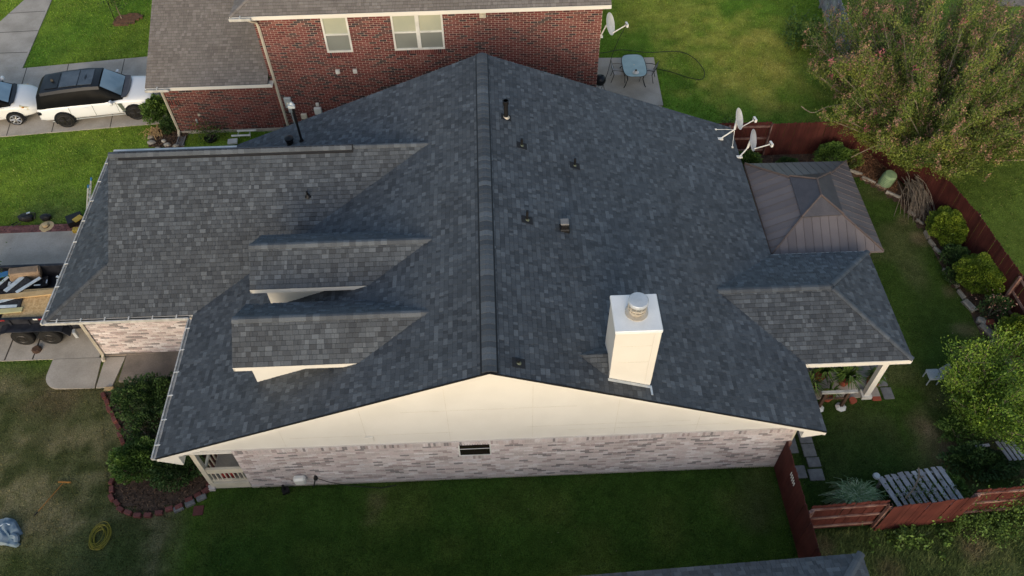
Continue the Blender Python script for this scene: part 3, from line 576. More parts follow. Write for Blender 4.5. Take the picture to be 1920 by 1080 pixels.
# gutters with hangers
def gutter(a, b, out, nh, par, dark_bottom=True):
    a, b, o = Vector(a), Vector(b), Vector(out); d = (b-a).normalized(); L = (b-a).length; g = MB(); z = Vector((0, 0, 1))
    P = lambda s, o_, h: a+d*s+o*o_+z*h
    for (o0, o1, h0, h1) in ((.10, .145, -.11, .008), (0, .10, -.11, -.06)):
        g.add([P(s, oo, hh) for s in (0, L) for oo, hh in ((o0, h0), (o1, h0), (o1, h1), (o0, h1))], [(0, 1, 2, 3), (7, 6, 5, 4), (0, 4, 5, 1), (1, 5, 6, 2), (2, 6, 7, 3), (3, 7, 4, 0)])
    q = part('gutter', g, m_gutter, par)
    l = MB(); 
    l.add([P(s, oo, hh) for s in (.02, L-.02) for oo, hh in ((.002, -.058), (.098, -.058), (.098, -.052), (.002, -.052))], [(0, 1, 2, 3), (7, 6, 5, 4), (0, 4, 5, 1), (1, 5, 6, 2), (2, 6, 7, 3), (3, 7, 4, 0)]); part('gutter_bottom', l, m_joint, q) if dark_bottom else None  # dark strip along the gutter bottom
    for i in range(nh):
        s = L*(i+.5)/nh; h = MB(); h.add([P(s+x, oo, hh) for x in (-.018, .018) for oo, hh in ((-.05, .018), (.125, .010), (.125, .024), (-.05, .032))], [(0, 1, 2, 3), (7, 6, 5, 4), (0, 4, 5, 1), (1, 5, 6, 2), (2, 6, 7, 3), (3, 7, 4, 0)]); part('hanger', h, m_white, q)
    return q
gutter((XL, Y0, ZE-.005), (XL, YG0-.14, ZE-.005), (-1, 0, 0), 6, rf, False); gutter((XG, YG0-.0, ZE-.005), (XL-.14, YG0, ZE-.005), (0, -1, 0), 6, rf); gutter((XG, YG0-.13, ZE-.005), (XG, YG1-.15, ZE-.005), (-1, 0, 0), 8, rf, False)
# walls
BR = Bricks(house, m_pink, m_pmortar)
WY, WZ = .36, 2.43
BR.wall_y(-7.84, 9.10, 0, WZ, WY, holes=[(-1.10, -.10, 1.54, 2.36)], soldier=.19, sills=[(-1.10, -.10, 1.54, 2.36)])
BR.wall_y(-14.02, -9.0, .12, 2.50, 5.72)
w = BR.finish()
def wbox(name, m, *a, label=None): b = MB(); b.box(*a); return part(name, b, m, house, label=label)
wbox('wall', m_pmortar, -7.82, -7.62, .55, 5.72, 0, 2.5); wbox('wall', m_pmortar, 8.9, 9.08, .55, 13.3, 0, 2.6); wbox('wall', m_pmortar, -9.2, 9.1, 13.3, 13.45, 0, 2.6); wbox('wall', m_pmortar, -14.0, -13.85, 5.91, 13.1, 0, 2.5); wbox('wall', m_pmortar, -14.0, -9.2, 13.1, 13.25, 0, 2.5)
wbox('foundation', m_concd, -14.0, -9.2, 5.66, 5.71, -.05, .12); wbox('foundation', m_conc, -7.84, 9.1, .33, .352, -.05, .06)
b = MB(); b.prism([(-9.2, .405, WZ+.002), (9.45, .405, WZ+.002), (9.45, .405, zmain(9.45)-.10), (0, .405, ZR-.10), (-9.2, .405, zmain(-9.2)-.10)], (0, .08, 0)); part('gable_board', b, m_cream, house)
for x0, x1, z in ((-6.0, -1.2, 2.96), (1.0, 5.8, 3.12), (-2.6, 2.4, 4.2), (2.2, 7.0, 2.84)): wbox('board_seam', m_seam, x0, x1, .4015, .4045, z, z+.010)
for x in (-6.2, -3.75, -1.3, 1.15, 3.6, 6.05):
    zt_ = zmain(x)-.22
    if zt_ > 3.1: wbox('board_seam', m_seam, x-.005, x+.005, .4015, .4042, 2.5, zt_)
wbox('vent_cover', m_cream, -3.8, -3.55, .36, .403, 2.62, 2.92)
b = MB(); b.prism([(9.1, .36, 0), (9.1, .42, 0), (9.1, .42, 2.6), (9.1, .36, 2.6)], (.07, 0, 0)); part('corner_post', b, m_creamd, house)
# gable end above the garage skirt roof and dormers
b = MB(); b.prism([(XK+.14, yk2-.2, zk-.25), (XK+.14, YGR, ZGR-.08), (XK+.14, yk3+.2, zk-.25)], (.08, 0, 0)); part('gable_board', b, m_cream, house)
for yd, zd, xd, hd in DORM:
    ze = zd-hd; dr = MB(); xw = xd+.33; wy = hd/DP-.32
    for sy in (-1, 1):
        y = yd+sy*wy; top = ze+.20; xe = (top-ZR)/ML
        dr.prism([(xw, y, zmain(xw)-.04), (xe+.1, y, top), (xw, y, top)], (0, -sy*.09, 0))
    wz = wy-.092; dr.prism([(xw+.003, yd-wz, zmain(xw)-.04), (xw+.003, yd-wz, ze+.2), (xw+.003, yd, zd-.1), (xw+.003, yd+wz, ze+.2), (xw+.003, yd+wz, zmain(xw)-.04)], (.09, 0, 0))
    do = part('dormer', dr, m_cream, house)
    for sy in (-1, 1):
        q = MB(); y = yd+sy*(hd/DP); xe = (ze-ZR)/ML; q.box(xd, xe-.05, min(y, y-sy*.03), max(y, y-sy*.03), ze-.17, ze-.012); part('fascia', q, m_cream, do)
        q = MB(); q.box(xd+.02, xe-.12, min(y-sy*.031, y-sy*.31), max(y-sy*.031, y-sy*.31), ze-.085, ze-.062); part('soffit', q, m_creamd, do)
        q = MB(); q.prism([(xd+.012, yd+sy*hd/DP, ze-.17), (xd+.012, yd+sy*hd/DP, ze-.07), (xd+.012, yd, zd-.07), (xd+.012, yd, zd-.17)], (.02, 0, 0)); part('fascia', q, m_cream, do)
    q = MB(); q.box(xw-.02, xw-.004, yd-.35, yd+.35, ze-.55, ze+.1); part('window', q, m_dkwin, do)
    q = MB(); q.box(xw-.03, xw-.021, yd-.42, yd-.35, ze-.6, ze+.16).box(xw-.03, xw-.021, yd+.35, yd+.42, ze-.6, ze+.16).box(xw-.03, xw-.021, yd-.35, yd+.35, ze-.6, ze-.55).box(xw-.03, xw-.021, yd-.35, yd+.35, ze+.1, ze+.16); part('window_frame', q, m_white, do)
# side window
wn = MB(); 
for a in ((-1.10, -1.055, 1.54, 2.36), (-.145, -.10, 1.54, 2.36), (-1.055, -.145, 1.54, 1.585), (-1.055, -.145, 2.315, 2.36), (-1.055, -.145, 1.965, 1.985)): wn.box(a[0], a[1], .352, .42, a[2], a[3])
wo = part('window', wn, m_white, house)
for z0, z1 in ((1.585, 1.965), (1.985, 2.315)): q = MB(); q.box(-1.062, -.138, .362, .372, z0-.01, z1+.01); part('pane', q, m_dkwin, wo)
# chimney
ch = MB(); ch.prism([(CX0, CY0, zmain(CX0)-.1), (CX1, CY0, zmain(CX1)-.1), (CX1, CY0, 7.5), (CX0, CY0, 7.5)], (0, CY1-CY0, 0)); cho = part('chimney', ch, m_cream, house)
for x in (CX0-.012, CX1-.16): q = MB(); q.box(x, x+.172, CY0-.016, CY0-.002, zmain(x)+.03, 7.5); part('trim_board', q, m_cream, cho)
q = MB(); q.box(CX0-.016, CX0-.002, CY0-.002, CY0+.11, zmain(CX0), 7.5); part('trim_board', q, m_cream, cho)
for z in (6.1, 6.85):
    q = MB(); q.box(CX0+.165, CX1-.165, CY0-.004, CY0-.001, z, z+.008); part('board_seam', q, m_seam, cho)
q = MB(); q.bbox_bev(CX0-.035, CX1+.035, CY0-.035, CY1+.035, 7.46, 7.56, .02); part('chimney_cap', q, m_pale, cho)
q = MB(); c = (3.83, 1.12, 7.56); q.lathe([(.30, 0), (.30, .03), (.20, .06), (.20, .30)], c, 20); part('flue', q, m_galvw, cho, smooth=True)
q = MB(); q.lathe([(.235, .14), (.24, .165), (.235, .19)], c, 20).lathe([(.25, .27), (.255, .29), (.25, .31)], c, 20)
for k in range(10): a = k*math.pi/5; q.tube([(c[0]+.235*math.cos(a), c[1]+.235*math.sin(a), c[2]+.14), (c[0]+.235*math.cos(a), c[1]+.235*math.sin(a), c[2]+.42)], .012, 4)
part('flue_cage', q, m_galvw, cho)
q = MB(); q.lathe([(.245, .40), (.262, .43), (.262, .50), (.24, .52), (.01, .535)], c, 24); part('flue_cap', q, m_galv, cho, smooth=True)
q = MB()
for k in range(8):
    y = CY0+k*.14; q.box(CX1+.002, CX1+.012, y, y+.12, zmain(CX1)-.02, zmain(CX1)+.12)
q.box(CX0-.05, CX1+.05, CY0-.10, CY0-.018, 0, .012, Matrix.Translation((0, 0, 0)) @ Matrix(((1, 0, 0, 0), (0, 1, 0, 0), (-MR, 0, 1, ZR+.012), (0, 0, 0, 1))))
q.box(CX1+.0, CX1+.06, CY0-.32, CY0-.02, 0, .02, Matrix(((1, 0, 0, 0), (0, 1, 0, 0), (-MR, 0, 1, ZR+.02), (0, 0, 0, 1))))
part('flashing', q, m_galv, cho)
# roof vents and pipes
def pipe(x, y, h, r, name='vent_pipe', cap=False, m=None, boot=True, label=None):
    z = zmain(x); s = -MR if x > 0 else ML
    if boot:
        q = MB(); M = Matrix.Translation((x, y, z)) @ Matrix(((1, 0, 0, 0), (0, 1, 0, 0), (s, 0, 1, 0), (0, 0, 0, 1))); q.box(-.17, .17, -.15, .15, .012, .020, M); bo = part('pipe_boot', q, m_deck, rf, label=label)
        q = MB(); q.lathe([(r*2.0, .01), (r*1.5, .07), (r*1.12, .11)], (x, y, z), 14); part('boot_collar', q, m_joint, bo, smooth=True) if False else bo
        q2 = MB(); q2.lathe([(r*1.7, .0), (r*1.4, .04), (r*1.1, .07)], (x, y, z), 14); part('boot_cone', q2, m_galvw if r > .045 else m_grayv, rf, smooth=True)
    q = MB(); q.lathe([(r, -.1), (r, h)], (x, y, z), 14)
    if cap: q.lathe([(r*1.02, h-.20), (r*1.35, h-.15), (r*1.35, h)], (x, y, z), 14)
    else: q.lathe([(r*.7, h), (r*.7, h+.002)], (x, y, z), 12)
    part(name, q, m or m_black, rf, smooth=True)
pipe(.77, 10.5, .72, .075, cap=True); pipe(1.25, 9.25, .30, .04); pipe(3.02, 8.95, .33, .038); pipe(1.26, 5.85, .40, .042)
q = MB(); z = zmain(2.42); q.bbox_bev(2.26, 2.58, 5.70, 6.02, z-.05, z+.10, .03).bbox_bev(2.30, 2.54, 5.74, 5.98, z+.1, z+.27, .02); part('exhaust_vent', q, m_black, rf)
q = MB(); q.bbox_bev(2.29, 2.55, 5.76, 6.02, z+.27, z+.31, .015); part('vent_hood', q, mat('dull_metal', (.20, .20, .20), rough=.5), rf)
pipe(.77, .50, .16, .045); pipe(-5.87, 0, 0, .01, boot=False) if False else None
def gpipe(x, y, h, r):
    z = zgar(x, y); q = MB(); q.lathe([(r*3.2, 0), (r*2.2, .05), (r*1.3, .12)], (x, y, z), 14); bo = part('boot_cone', q, m_black, rf, smooth=True); q = MB(); q.lathe([(r, 0), (r, h), (r*.6, h+.002)], (x, y, z), 10); part('vent_pipe', q, m_black, bo)
gpipe(-6.0, 8.45, .24, .036)
q = MB(); z = zmain(-6.93); q.lathe([(.045, -.1), (.045, 1.62)], (-6.93, 12.5, z), 12).lathe([(.10, .0), (.06, .10)], (-6.93, 12.5, z), 12); mast = part('service_mast', q, m_black, rf, smooth=True)
q = MB(); q.lathe([(.07, 1.60), (.09, 1.66), (.085, 1.76), (.03, 1.83)], (-6.93, 12.5, z), 12); q.cbox((-6.93, 12.42, z+1.70), (.24, .10, .13)); part('weather_head', q, m_meter, mast, smooth=True)
q = MB(); z = zmain(-7.4); q.lathe([(.14, -.05), (.13, .16), (.17, .20), (.17, .28), (.05, .34)], (-7.42, 12.6, z), 12); part('exhaust_vent', q, m_black, rf, smooth=True)
# downspout of the garage corner
q = MB(); q.tube([(-14.35, 5.42, 2.63), (-14.05, 5.60, 2.42), (-14.04, 5.66, 2.3), (-14.04, 5.66, .20), (-14.0, 5.50, .10), (-13.95, 5.42, .09)], .062, 4); part('downspout', q, m_creamd, house)
# front porch under the near left eave
for y, nm in ((.40, 0), (4.2, 1)): wbox('porch_post', m_creamd, -9.14, -8.99, y-.04, y+.11, .3, 2.42)
wbox('porch_beam', m_cream, -9.2, -7.84, .33, .40, 2.34, 2.43); wbox('porch_beam', m_creamd, -9.2, -9.02, .42, 5.6, 2.3, 2.5)
wbox('porch_rail', m_creamd, -8.99, -7.86, .38, .46, .98, 1.24); wbox('porch_rail', m_creamd, -8.99, -7.86, .39, .45, .42, .50); wbox('porch_base', m_creamd, -9.1, -7.86, .35, .44, 0, .36)
for k in range(8): wbox('baluster', m_creamd, -8.93+k*.138, -8.90+k*.138, .40, .44, .50, .98)
wbox('porch_rail', m_creamd, -9.12, -9.04, .52, 4.1, .96, 1.04)
for k in range(18): wbox('baluster', m_creamd, -9.10, -9.06, .6+k*.2, .64+k*.2, .3, .96)
wbox('porch_floor', m_conc, -9.1, -7.86, .45, 5.66, 0, .24); wbox('porch_step', m_pmortar, -9.22, -9.0, .26, .46, 0, .14)
q = MB(); q.cbox((-8.62, .62, .42), (.16, .16, .36)); q.cbox((-8.40, .62, .46), (.10, .12, .44)); solo('bucket', q, m_redp, 'red container standing behind the porch balusters at the near gable corner', 'container', (-8.45, .9, .25))
q = MB(); q.tube([(-8.3, 1.3, 1.2), (-7.95, 1.3, 1.2)], .045, 8); q.tube([(-8.3, 1.3, .25), (-8.3, 1.3, 1.2)], .03, 6); q.tube([(-7.95, 1.3, .25), (-7.95, 1.3, 1.2)], .03, 6); solo('towel_rail', q, m_grn, 'bright green bar standing in the porch under the near left eave', 'rail', (-8.1, 1.3, .25))
# ------- small wall fittings
q = MB(); q.bbox_bev(-6.36, -5.98, .12, .345, .50, .80, .06); solo('meter_box', q, m_white, 'rounded white utility box low on the pale brick side wall', 'utility box', (-6.17, .3, .5))
q = MB(); q.lathe([(.04, 0), (.04, .08)], (0, 0, 0), 8, Matrix.Rotation(math.pi/2, 4, 'X')); q.v = [(v[0]-5.70, v[1]+.35, v[2]+.62) for v in q.v]; q.cbox((-5.70, .30, .55), (.1, .1, .12)); q.tube([(-5.72, .3, .5), (-5.78, .28, .30), (-5.86, .25, .05)], .02, 5); solo('hose_tap', q, m_blkhose, 'black hose tap on the pale brick wall beside the white utility box', 'tap', (-5.7, .3, .5))
pts = [(-5.68, .27, .62), (-5.3, .20, .45), (-4.9, .18, .28), (-4.6, .20, .10), (-4.2, .18, .03), (-3.7, .12, .03), (-3.2, .2, .03)]
q = MB(); q.tube(pts, .012, 5); solo('garden_hose', q, m_blkhose, 'black cable drooping from the tap down along the pale brick wall', 'cable', (-5.68, .27, 0))
q = MB(); q.lathe([(.09, 0), (.10, .10), (.05, .2), (.045, .42)], (-6.75, .15, 0), 8); q.cbox((-6.72, .12, .12), (.22, .2, .12), .4); solo('sprinkler', q, m_black, 'small black drain fitting in the grass by the pale brick wall', 'fitting', (-6.75, .15, 0))
# ------- satellite dishes on the right eave
m_dish = mat('dish_paint', (.55, .57, .57), rough=.5, ns=3)
def dish(name, foot, mount, c, facing, rr, lnb, label, braces=(), md=None, off=(0, 0, 0)):
    t = thing(name, label, 'satellite dish', foot, 0, 'white satellite dishes')
    q = MB(); q.tube([foot, mount], .028, 7); part('mast', q, m_white, t); q = MB(); q.cbox((foot[0], foot[1], foot[2]), (.22, .12, .06)); part('foot_plate', q, m_white, t)
    for f in braces: q = MB(); q.tube([f, mount], .012, 5); q.cbox(f, (.07, .07, .05)); part('brace', q, m_white, t)
    n = Vector(facing).normalized(); x = n.cross(Vector((0, 0, 1))).normalized(); y = x.cross(n); M = Matrix((x, y, n)).transposed().to_4x4()
    prof = [(rr*k/6, .20*rr*(k/6)**2) for k in range(1, 7)]; q = MB(); q.lathe([(.01, 0)]+prof+[(rr*1.02, .20*rr-.01), (rr, .20*rr-.02)]+[(r, z-.02) for r, z in prof[::-1][1:]]+[(.01, -.02)], c, 26, M @ Matrix.Diagonal((.84, 1.1, 1, 1))); part('reflector', q, md or m_dish, t, smooth=True)
    low = Vector(c)-y*rr*1.08; q = MB(); q.tube([low-n*.04, lnb], .022, 6); q.tube([mount, Vector(c)-n*.03], .045, 6); part('arm', q, m_white, t)
    h = part('receiver', MB().cbox(lnb, (.08, .22, .14), .2), m_white, t)
    for k in (-1, 1): q = MB(); q.cbox((lnb[0]-.045, lnb[1]+k*.05, lnb[2]+.03), (.02, .05, .05), .2); part('receiver_lens', q, m_black, h)
dish('satellite_dish', (9.17, 12.82, 3.03), (9.72, 13.0, 3.32), (9.86, 13.32, 3.58), (.80, -.42, .40), .41, (10.5, 13.2, 3.62), 'white satellite dish with thin braces, the farther of the two on the right roof edge', braces=((9.1, 13.35, 3.06), (9.62, 12.5, 2.86)))
dish('satellite_dish', (9.80, 12.0, 2.80), (10.12, 12.22, 3.05), (10.23, 12.32, 3.35), (.82, -.45, .33), .41, (10.9, 12.0, 3.40), 'grayish satellite dish nearer the gazebo, lower on the right roof edge', md=mat('dish_gray', (.36, .38, .42), rough=.5))
# ============================================================ PATIO AREA under the right hip roof
def wb(name, m, *a): b = MB(); b.box(*a); return part(name, b, m, house)
wb('patio_beam', m_creamd, 9.1, 12.95, 2.72, 2.86, 2.22, 2.48); wb('patio_beam', m_creamd, 12.8, 12.95, 2.86, 6.8, 2.22, 2.48); wb('patio_post', m_cream, 12.62, 12.82, 2.70, 2.88, .18, 2.22); wb('patio_post', m_cream, 12.55, 12.89, 2.63, 2.95, .06, .20); wb('patio_post', m_cream, 12.7, 12.9, 6.6, 6.8, .06, 2.3)
t = thing('wooden_bench', 'dark brown wooden arbor frame with pale top bar between the patio plants', 'wooden frame', (11.6, 2.65, 0))
for x, y in ((11.02, 2.42), (11.78, 2.42)):
    q = MB(); q.box(x-.05, x+.05, y-.05, y+.05, .05, .98); part('leg', q, m_brown, t); q = MB(); q.lathe([(.17, -.02), (.19, .04), (.10, .10)], (x, y-.02, 0), 7); part('footing', q, m_white, t)
q = MB(); q.box(10.85, 12.05, 2.36, 2.46, .98, 1.04); part('top_bar', q, m_gutter, t); q = MB(); q.box(11.0, 11.8, 2.40, 2.44, .55, .63); part('cross_bar', q, m_brown, t)
# ============================================================ RED BRICK HOUSE BEHIND
nb = thing('red_brick_house', 'two storey red brick house with weathered gray roofs, behind the charcoal roof', 'house', (-3, 24, 0))
NY = 17.91; NE = 6.10; NG = 2.88
RN = Roof(nb, 'roof', m_graysh, tints=4, lim=300)
ey = 17.52; sN = .5
RN.plane([[(-9.95, ey, NE), (5.2, ey, NE), (5.2, ey+6.5, NE+6.5*sN), (-3.45, ey+6.5, NE+6.5*sN)]]); RN.plane([[(-9.95, ey, NE), (-9.95, ey+13, NE), (-3.45, ey+6.5, NE+6.5*sN)]])
RN.plane([[(-3.45, ey+6.5, NE+6.5*sN), (5.2, ey+6.5, NE+6.5*sN), (5.2, ey+13, NE), (-9.95, ey+13, NE)]])
gy = 17.48; RN.plane([[(-14.42, gy, NG), (-9.22, gy, NG), (-9.22, gy+5.2, NG+5.2*.45), (-14.42, gy+5.2, NG+5.2*.45)]]); RN.plane([[(-14.42, gy+5.2, NG+5.2*.45), (-9.22, gy+5.2, NG+5.2*.45), (-9.22, gy+10.4, NG), (-14.42, gy+10.4, NG)]])
rn = RN.finish()
ridge_caps(rn, (-9.95, ey, NE), (-3.45, ey+6.5, NE+6.5*sN), (-1, 0, -sN), (0, -1, -sN), m_graysh, half=.15, ex=.2); ridge_caps(rn, (-3.45, ey+6.5, NE+6.5*sN), (5.2, ey+6.5, NE+6.5*sN), (0, 1, -sN), (0, -1, -sN), m_graysh, half=.15, ex=.2); ridge_caps(rn, (-14.42, gy+5.2, NG+2.34), (-9.3, gy+5.2, NG+2.34), (0, 1, -.45), (0, -1, -.45), m_graysh, half=.15, ex=.2)
def nbx(name, m, *a, p=None): b = MB(); b.box(*a); return part(name, b, m, p or rn)
nbx('fascia', m_cream, -9.95, 5.2, ey-.03, ey-.003, NE-.17, NE-.01); nbx('fascia', m_cream, -14.40, -9.05, gy-.03, gy-.003, NG-.16, NG-.01); nbx('soffit', m_cream, -9.9, 5.15, ey+.0, NY-.01, NE-.165, NE-.145); nbx('soffit', m_cream, -14.38, -9.05, gy+.0, NY-.01, NG-.155, NG-.135)
nbx('fascia', m_cream, 5.17, 5.2, ey, ey+.001, NE-.2, NE) if False else None
gutter((-14.4, gy-.03, NG-.005), (-13.4, gy-.03, NG-.005), (0, -1, 0), 1, rn); gutter((-9.95, ey-.03, NE-.005), (-9.1, ey-.03, NE-.005), (0, -1, 0), 1, rn)
BN = Bricks(nb, m_red, m_rmortar); BN.dark = .2; BN.jz = .019
W1 = (-6.50, -5.42, 4.05, 5.74); W2 = (-3.68, -1.58, 4.05, 5.74)
BN.wall_y(-9.20, 4.92, .16, 5.93, NY, holes=[W1, W2], soldier=None, sills=[W1, W2])
BN.wall_y(-14.0, -9.212, .16, 2.72, NY)
BN.finish()
for a in ((4.74, 4.9, 18.1, 31, .16, 5.6), (-9.2, -9.05, 18.1, 31, .16, 5.6), (-14.0, -13.85, 18.1, 28, .16, 2.5), (-9.05, 4.74, 30.5, 30.7, 0, 5.6), (-13.85, -9.2, 27.8, 28, 0, 2.5)): nbx('wall', m_rmortar, *a, p=nb)
nbx('foundation', m_conc, -14.0, 4.92, NY-.035, NY+.02, -.1, .16, p=nb)
def window(x0, x1, z0, z1, split):
    q = MB(); f = .075; y0, y1 = NY-.03, NY+.06
    q.box(x0, x0+f, y0, y1, z0, z1).box(x1-f, x1, y0, y1, z0, z1).box(x0+f, x1-f, y0, y1, z1-f, z1).box(x0+f, x1-f, y0, y1, z0, z0+f); zm = (z0+z1)/2; q.box(x0+f, x1-f, y0, y1, zm-.03, zm+.03)
    if split: xm = (x0+x1)/2; q.box(xm-.08, xm+.08, y0, y1, z0+f, zm-.03).box(xm-.08, xm+.08, y0, y1, zm+.03, z1-f)
    w = part('window', q, m_white, nb); cols = [(x0+f, (x0+x1)/2-.08), ((x0+x1)/2+.08, x1-f)] if split else [(x0+f, x1-f)]
    for a, b in cols:
        for c, d, m in ((z0+f, zm-.03, m_blindlo), (zm+.03, z1-f, m_blind)): r = MB(); r.box(a, b, NY+.02, NY+.04, c, d); part('pane', r, m, w)
window(*W1, False); window(*W2, True)
q = MB(); q.tube([(-9.25, ey-.09, NE-.12), (-9.06, NY-.12, NE-.45), (-9.03, NY-.06, NE-.7), (-9.0, NY-.06, .3), (-8.98, NY-.2, .1)], .058, 4); part('downspout', q, m_creamd, nb)
q = MB(); q.tube([(-14.0, gy-.09, NG-.12), (-13.98, NY-.06, NG-.4), (-13.95, NY-.06, .25), (-13.93, NY-.3, .1)], .058, 4); part('downspout', q, m_creamd, nb)
for x, z in ((-6.24, 3.12), (-5.5, 3.12)): q = MB(); q.cbox((x, NY-.05, z), (.17, .10, .17)); q.cbox((x, NY-.11, z-.03), (.13, .03, .11)); part('vent_cover', q, m_galvw if False else m_white, nb)
q = MB(); q.cbox((.05, NY-.05, 5.62), (.26, .07, .26)); q.lathe([(.08, 0), (.06, .05)], (.05, NY-.11, 5.62), 10, Matrix.Rotation(-math.pi/2, 4, 'X') if False else None); part('vent_cover', q, m_creamd, nb)
nbx('wall_vent', m_black, -13.62, -13.58, NY-.016, NY, 1.62, 1.86, p=nb)
for k in range(5): nbx('wall_vent', m_black, -13.86+k*.1, -13.82+k*.1, NY-.018, NY-.003, 1.62, 1.88, p=nb) if k != 2 else None
t = thing('electric_meter', 'gray electric meter box with round dial on the red brick wall beside the downspout', 'electric meter', (-8.68, NY-.1, 1.2))
q = MB(); q.bbox_bev(-8.84, -8.52, NY-.14, NY-.016, 1.35, 1.88, .03); q.tube([(-8.68, NY-.07, 1.35), (-8.66, NY-.07, .2)], .03, 6); part('meter_box', q, m_meter, t)
q = MB(); q.lathe([(.09, 0), (.09, .06), (.06, .09), (.01, .10)], (0, 0, 0), 14, Matrix.Rotation(math.pi/2, 4, 'X')); q.v = [(v[0]-8.68, v[1]+NY-.14, v[2]+1.58) for v in q.v]; part('dial', q, m_lamp, t, smooth=True)
q = MB(); q.cbox((-8.64, NY-.08, 1.20), (.22, .12, .20)); part('junction_box', q, m_meter, t)
def fit(c, s, m, label, cat='utility box'): q = MB(); q.bbox_bev(c[0]-s[0]/2, c[0]+s[0]/2, c[1]-s[1], c[1], c[2]-s[2]/2, c[2]+s[2]/2, .02); return solo('utility_box', q, m, label, cat, (c[0], c[1], c[2]-s[2]/2))
fit((-8.15, NY-.016, .82), (.26, .12, .26), m_creamd, 'small beige utility box on the red brick wall right of the electric meter'); fit((-7.47, NY-.016, 1.12), (.32, .16, .32), m_white, 'white cable box on the red brick wall just above the charcoal roof edge'); fit((-7.44, NY-.016, 1.44), (.14, .1, .14), m_white, 'tiny white box directly above the white cable box on the red brick wall')
dish('satellite_dish', (4.94, 18.1, 4.25), (5.12, 18.05, 4.75), (5.24, 17.98, 4.92), (.85, -.42, .33), .43, (5.95, 17.8, 4.98), 'white satellite dish fixed to the right corner of the red brick house')
q = MB(); q.tube([(5.95, 17.9, 4.9), (5.7, 17.95, 4.2), (5.5, 18.0, 3.4), (5.4, 18.1, 2.4), (5.2, 18.2, 1.5)], .012, 4); solo('cable', q, m_blkhose, 'thin black cable hanging from the dish on the red brick house', 'cable', (5.2, 18.2, 1.5))
# ============================================================ NEAR NEIGHBOUR ROOF (bottom of the picture)
nr = thing('neighbor_house', 'charcoal shingle roof corner of the next house at the bottom picture edge', 'house', (-1, -10, 0), math.radians(0))
RX = Roof(nr, 'roof', m_shingle, lim=300)
a = math.radians(2.2); rot = lambda x, y, z: (9.75+(x*math.cos(a)-y*math.sin(a)), -3.6+(x*math.sin(a)+y*math.cos(a)), z)
hh, LW = 6.0, 24.0; sR = .5
RX.plane([[rot(0, 0, ZE), rot(-LW, 0, ZE), rot(-LW+hh, -hh, ZE+hh*sR), rot(-hh, -hh, ZE+hh*sR)]])
RX.plane([[rot(0, 0, ZE), rot(0, -2*hh, ZE), rot(-hh, -hh, ZE+hh*sR)]])
RX.plane([[rot(0, -2*hh, ZE), rot(-LW, -2*hh, ZE), rot(-LW+hh, -hh, ZE+hh*sR), rot(-hh, -hh, ZE+hh*sR)]]); RX.plane([[rot(-LW, 0, ZE), rot(-LW, -2*hh, ZE), rot(-LW+hh, -hh, ZE+hh*sR)]])
rx = RX.finish(); ridge_caps(rx, rot(-hh, -hh, ZE+hh*sR), rot(-LW+hh, -hh, ZE+hh*sR), (0, -1, -sR), (0, 1, -sR), m_shingle, half=.16, ex=.25, tints=(.4, .9)); ridge_caps(rx, rot(0, 0, ZE), rot(-hh, -hh, ZE+hh*sR), (math.cos(a), math.sin(a), -sR), (-math.sin(a), math.cos(a), -sR), m_shingle, half=.17, ex=.19, tints=(.5, .9))
b = MB(); b.prism([rot(-.5, -.5, -.1), rot(-LW+.5, -.5, -.1), rot(-LW+.5, -2*hh+.5, -.1), rot(-.5, -2*hh+.5, -.1)], (0, 0, 2.75)); part('wall', b, m_pmortar, nr)
b = MB()
for (p, q_) in (((0, 0), (-LW, 0)), ((0, 0), (0, -2*hh))):
    A, B = rot(*p, 0), rot(*q_, 0); b.prism([(A[0], A[1], 2.58), (B[0], B[1], 2.58), (B[0], B[1], 2.735), (A[0], A[1], 2.735)], (-.02, -.02, 0))
part('fascia', b, m_cream, nr)
# ============================================================ FENCES
_pk = {}
def picket_mesh(hq, tn, m):
    k = (hq, tn, m.name)
    if k not in _pk:
        b = MB(); b.tint = tn; w = .068; b.prism([(-w, -.008, .02), (w, -.008, .02), (w, -.008, hq-.03), (w-.03, -.008, hq), (-w+.03, -.008, hq), (-w, -.008, hq-.03)], (0, .016, 0)); _pk[k] = b.mesh('picket', m)
    return _pk[k]
def fence(t, a, b, H, side, m=None, mr=None, lean=0, posts=True):   # side=+1: pickets on the left of a->b, rails on the right
    m = m or m_fence; mr = mr or m_rail; a, b = Vector((*a, 0)), Vector((*b, 0)); d = (b-a).normalized(); L = (b-a).length; s = Vector((-d.y, d.x, 0)); rz = math.atan2(d.y, d.x); n = max(1, int(L/.142)); st = L/n
    for i in range(n):
        hq = round(H+random.uniform(-.015, .015), 2); p = a+d*(st*(i+.5))+s*side*(.03+random.uniform(0, .006))
        inst('picket', picket_mesh(hq, random.randrange(5)/4, m), t, p, Matrix.Rotation(rz, 3, 'Z') @ Matrix.Rotation(random.uniform(-.008, .008)+lean, 3, 'X'))
    for z in (.28, H*.52, H-.22):
        q = MB(); q.box(-L/2, L/2, -.02, .02, -.045, .045, Matrix.Translation((a+b)/2+Vector((0, 0, z))) @ Matrix.Rotation(rz, 4, 'Z')); part('rail', q, mr, t)
    if posts:
        k = max(1, round(L/2.4))
        for i in range(k+1): p = a+d*(L*i/k)-s*side*.07; q = MB(); q.box(-.045, .045, -.045, .045, -.1, H-.08, Matrix.Translation(p) @ Matrix.Rotation(rz, 4, 'Z')); part('post', q, mr, t)
t = thing('wooden_fence', 'dark red picket fence running from the pale brick corner towards the bottom roof', 'fence', (9.05, -1.5, 0)); fence(t, (9.02, .30), (9.10, -6.5), 1.8, -1, posts=True)
q = MB(); q.v = []; 
for k in range(5): q.cbox((8.955, -.62-k*.085, 1.42), (.012, .04, .24-.03*abs(k-2)))
